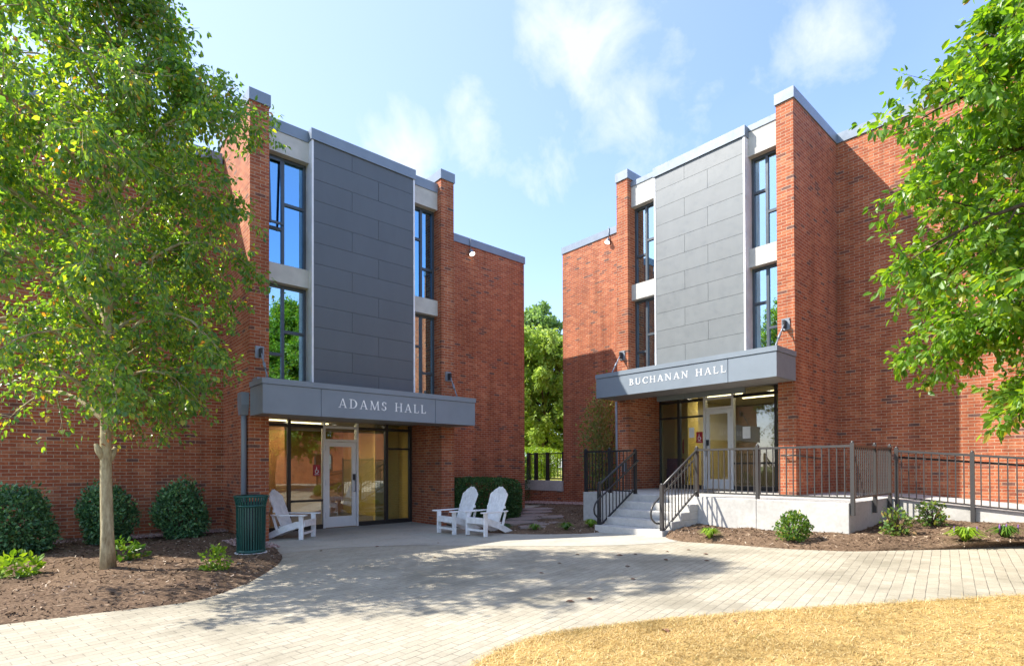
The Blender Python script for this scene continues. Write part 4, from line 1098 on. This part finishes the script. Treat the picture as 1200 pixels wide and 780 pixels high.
def tuft(label, c, n, h, spread, mat, seed, flowers=0, w=.010, group='grassy tufts in the mulch'):
    rg = np.random.default_rng(seed); r = thing('grass_tuft', c, label, 'plant', group); c = V(c, float)
    a = rg.random(n)*6.28; R_ = spread*rg.uniform(.35,1.1,n); hh = h*rg.uniform(.6,1.1,n)
    d = np.stack([np.cos(a),np.sin(a),0*a],-1); s = np.stack([-np.sin(a),np.cos(a),0*a],-1)*w
    b = c+d*.03*rg.random(n)[:,None]
    m1 = b+d*(R_*.45)[:,None]+V([0,0,1.])*(hh*.95)[:,None]; e = b+d*R_[:,None]+V([0,0,1.])*(hh*.55)[:,None]
    v = np.stack([b-s*.7,b+s*.7,m1+s,m1-s,e+s*.15,e-s*.15],1).reshape(-1,3); k = np.arange(n)[:,None]*6
    np_mesh('blades', v, np.r_[k+[0,1,2,3],k+[3,2,4,5]], mat, r)
    if flowers:
        m = MB()
        for i in range(flowers):
            x = c+V([rg.normal(0,spread*.3),rg.normal(0,spread*.3),0]); m.tube([x+V([0,0,h*.4]), x+V([0,0,h*.85]), x+V([0,0,h*1.1])],[.003,.012,.005],5)
        m.build('flower', M['flower'], r)
tuft('lime green tuft in the mulch below the concrete steps', (8.86,4.86,gz(8.86,4.86,.07)), 170, .17, .2, M['leaf_lime'], 51)
tuft('arching striped tuft with purple flower spikes, nearer the ramp post', (10.16,1.60,gz(10.1,1.6)), 160, .2, .3, M['leaf_lime'], 52, 3)
tuft('arching green tuft with purple flower spikes, nearer the right edge', (10.62,1.22,gz(10.6,1.2)), 140, .2, .25, M['leaf_ball'], 53, 4)
tuft('thin dark green tuft right behind the white chairs', (8.03,9.32,gz(8,9.3,.03)), 70, .16, .2, M['leaf_hedge'], 54)
tuft('thin green tuft at the flagstones in the shaded bed', (8.36,8.74,gz(8.3,8.7,.03)), 80, .15, .2, M['leaf_ball'], 55)
tuft('thin green tuft between the flagstones and the steps', (8.82,8.22,gz(8.8,8.2,.03)), 90, .16, .22, M['leaf_ball'], 56)
tuft('lime green tuft against the concrete block left of the steps', (9.42,8.02,gz(9.4,8,.03)), 160, .18, .19, M['leaf_lime'], 57)

# ------------------------------------------------------------------ far house
hs = thing('brick_house', (38.5,46.5,.9), 'small far brick house with a grey roof seen through the gap', 'house')
m = MB(); m.box(34.5,42.5,44.5,50.5,.5,4.2); m.build('wall', M['brick'], hs)
m = MB(); m.prism([(44.1,4.2),(50.9,4.2),(47.5,6.4)], 'x', 34.2, 42.8); m.build('roof', M['roof'], hs)
for x in (35.5,38.2,40.8):
    m = MB(); m.box(x,x+1.0,44.42,44.5,1.7,3.2); w = m.build('window', M['trim_white'], hs)
    m = MB(); m.box(x+.1,x+.9,44.40,44.419,1.8,3.1); m.build('pane', M['glass_win'], w)
m = MB(); m.box(34.42,34.5,46.5,47.6,1.7,3.2); m.build('window', M['trim_white'], hs)

# ------------------------------------------------------------------ hall across the lawn (mirrored in the storefront glass)
ah = thing('brick_hall', (24,-22,0), 'plain brown brick hall across the lawn, seen only mirrored in the storefront glass', 'building')
m = MB(); m.box(6,44,-30,-22,-.2,8.6); m.build('wall', M['brick'], ah)
m = MB(); m.box(5.9,44.1,-30.1,-21.9,8.602,8.85); m.build('coping', M['coping'], ah)
for i in range(7):
    for z in (1.2,4.2,6.6):
        x = 9+i*5; m = MB(); m.box(x,x+1.6,-22.0,-21.9,z,z+1.5); wn = m.build('window', M['frame_dark'], ah)
        m = MB(); m.box(x+.1,x+1.5,-21.898,-21.88,z+.1,z+1.4); m.build('pane', M['glass_win'], wn)
# ------------------------------------------------------------------ fallen leaves
rg = np.random.default_rng(77)
spots = [(7.69,4.29),(7.11,5.15),(6.24,4.65),(5.87,5.61),(4.3,3.95),(4.51,3.87),(4.6,2.3),(6.9,5.3),(7.6,4.9),(7.9,4.7),(6.6,5.9),(5.2,5.3),(6.95,4.5),(5.0,7.6),(4.9,9.4),(6.0,9.0),(3.9,9.6),(5.6,4.1),(7.2,4.0),(4.0,2.6)]
proto = None
for i, (x, y) in enumerate(spots):
    if proto is None:
        m = MB(); m.add([(-.04,0,.004),(-.012,.022,.014),(.02,.018,.012),(.045,0,.003),(.02,-.018,.014),(-.012,-.022,.012)], [(0,1,2,3),(0,3,4,5)])
        m.add([(-.04,0,.002),(-.012,.022,.012),(.02,.018,.010),(.045,0,.001),(.02,-.018,.012),(-.012,-.022,.010)], [(3,2,1,0),(5,4,3,0)])
        proto = o = m.build('fallen_leaf', M['dry_leaf'])
    else: o = proto.copy(); COL.objects.link(o)
    o.location = (x, y, float(G(x, y))+(.03 if y < 2.9 and x < 5 else .006)); o.rotation_euler = (0,0,rg.random()*6.28); k = rg.uniform(.7,1.25); o.scale = (k,k,k)
    tag(o, 'small dry brown leaf fallen on the open ground before the halls', 'leaf', 'fallen leaves on the ground')

# ------------------------------------------------------------------ light, sky, camera
sun_dir = V([-1, .89, 1.43]); sun_dir /= np.linalg.norm(sun_dir)
sd = bpy.data.lights.new('sun', 'SUN'); sd.energy = 4.6; sd.angle = R(.55); sd.color = (1, .945, .85)
so = bpy.data.objects.new('sun', sd); COL.objects.link(so); so.location = (-20, 14, 24)
from mathutils import Vector, Matrix
so.rotation_euler = Vector(sun_dir).to_track_quat('Z', 'Y').to_euler()
w = bpy.data.worlds.new('World'); SC.world = w; w.use_nodes = True
nt = w.node_tree; nt.nodes.clear()
sky = N(nt, 'TexSky', sky_type='NISHITA'); sky.sun_disc = False
sky.sun_elevation = math.asin(sun_dir[2]); sky.sun_rotation = math.atan2(sun_dir[0], sun_dir[1])
sky.air_density = 1.0; sky.dust_density = 1.2; sky.ozone_density = 1.2; sky.altitude = 100
tc = N(nt, 'TexCoord'); gen = tc.outputs['Generated']
sp = N(nt, 'SeparateXYZ'); L(nt, gen, sp.inputs[0])
zc = math_(nt, 'MAXIMUM', sp.outputs[2], .03)
px = math_(nt, 'DIVIDE', sp.outputs[0], zc); py = math_(nt, 'DIVIDE', sp.outputs[1], zc)
cb = N(nt, 'CombineXYZ'); L(nt, px, cb.inputs[0]); L(nt, py, cb.inputs[1])
n1 = noise(nt, gen, 8.5, 9, .6); n1.inputs['Distortion'].default_value = .25
blob = None
for c_, r_ in (((.598,.512,.617), .14), ((.69,.483,.539), .13), ((.786,.274,.554), .10), ((.517,.676,.526), .09), ((.445,.748,.49), .10), ((.63,.60,.49), .10), ((.2,.5,.84), .2), ((-.3,-.6,.74), .25), ((.5,-.7,.5), .2)):
    vd = N(nt, 'VectorMath', operation='DISTANCE'); L(nt, gen, vd.inputs[0]); vd.inputs[1].default_value = c_
    w_ = math_(nt, 'MAXIMUM', math_(nt, 'SUBTRACT', 1.0, math_(nt, 'DIVIDE', vd.outputs['Value'], r_)), 0.0)
    blob = w_ if blob is None else math_(nt, 'MAXIMUM', blob, w_)
dens = math_(nt, 'MULTIPLY_ADD', math_(nt, 'POWER', blob, .6), .42, n1.outputs[0])
cl = ramp(nt, [(.70, (0,0,0)), (1.0, (1,1,1))]); L(nt, dens, cl.inputs[0])
n2 = noise(nt, cb.outputs[0], .35, 5, .6); hz_ = ramp(nt, [(.30, (.0,.0,.0)), (.75, (.38,.38,.38))]); L(nt, n2.outputs[0], hz_.inputs[0])
# haze is brighter towards the sun
dt = N(nt, 'VectorMath', operation='DOT_PRODUCT'); L(nt, gen, dt.inputs[0]); dt.inputs[1].default_value = tuple(sun_dir)
sunw = ramp(nt, [(.05, (0,0,0)), (.85, (.62,.62,.62))]); L(nt, dt.outputs['Value'], sunw.inputs[0])
hz = math_(nt, 'MAXIMUM', hz_.outputs[0], sunw.outputs[0])
m1 = mixc(nt, hz, mixc(nt, 1.0, sky.outputs[0], (1.15, 1.19, 1.42), 'MULTIPLY'), (2.45, 3.0, 3.85))
mixed = mixc(nt, math_(nt, 'MULTIPLY', cl.outputs[0], .62), m1, (3.9, 4.0, 4.1))
bg = N(nt, 'Background'); L(nt, mixed, bg.inputs[0]); bg.inputs[1].default_value = .15
wo = N(nt, 'OutputWorld'); L(nt, bg.outputs[0], wo.inputs[0])

cd = bpy.data.cameras.new('camera'); co = bpy.data.objects.new('camera', cd); COL.objects.link(co); SC.camera = co
cd.sensor_fit = 'HORIZONTAL'; cd.sensor_width = 36; cd.lens = 640/1200*36
pitch = R(.55); roll = R(-.2)
cd.shift_y = 156.5/1200 - math.tan(pitch)*640/1200
cd.clip_start = .05; cd.clip_end = 2000
u = V([726.,640.]); u /= np.linalg.norm(u)
right = Vector((u[0], -u[1], 0)); fwd = Vector((u[1], u[0], 0))
fwd = (fwd*math.cos(pitch)+Vector((0,0,1))*math.sin(pitch)).normalized(); upv = right.cross(fwd)
r2 = right*math.cos(roll)+upv*math.sin(roll); u2 = upv*math.cos(roll)-right*math.sin(roll)
mt = Matrix((r2, u2, -fwd)).transposed().to_4x4(); mt.translation = (0, 0, 1.5)
co.matrix_world = mt

SC.view_settings.view_transform = 'Standard'; SC.view_settings.look = 'None'; SC.view_settings.gamma = 1
SC.view_settings.exposure = 1.13
SC.render.engine = 'CYCLES'
SC.cycles.max_bounces = 8; SC.cycles.transparent_max_bounces = 16; SC.cycles.caustics_reflective = False; SC.cycles.caustics_refractive = False
SC.cycles.sample_clamp_indirect = 6.0
try:
    SC.cycles.use_denoising = True
except Exception: pass
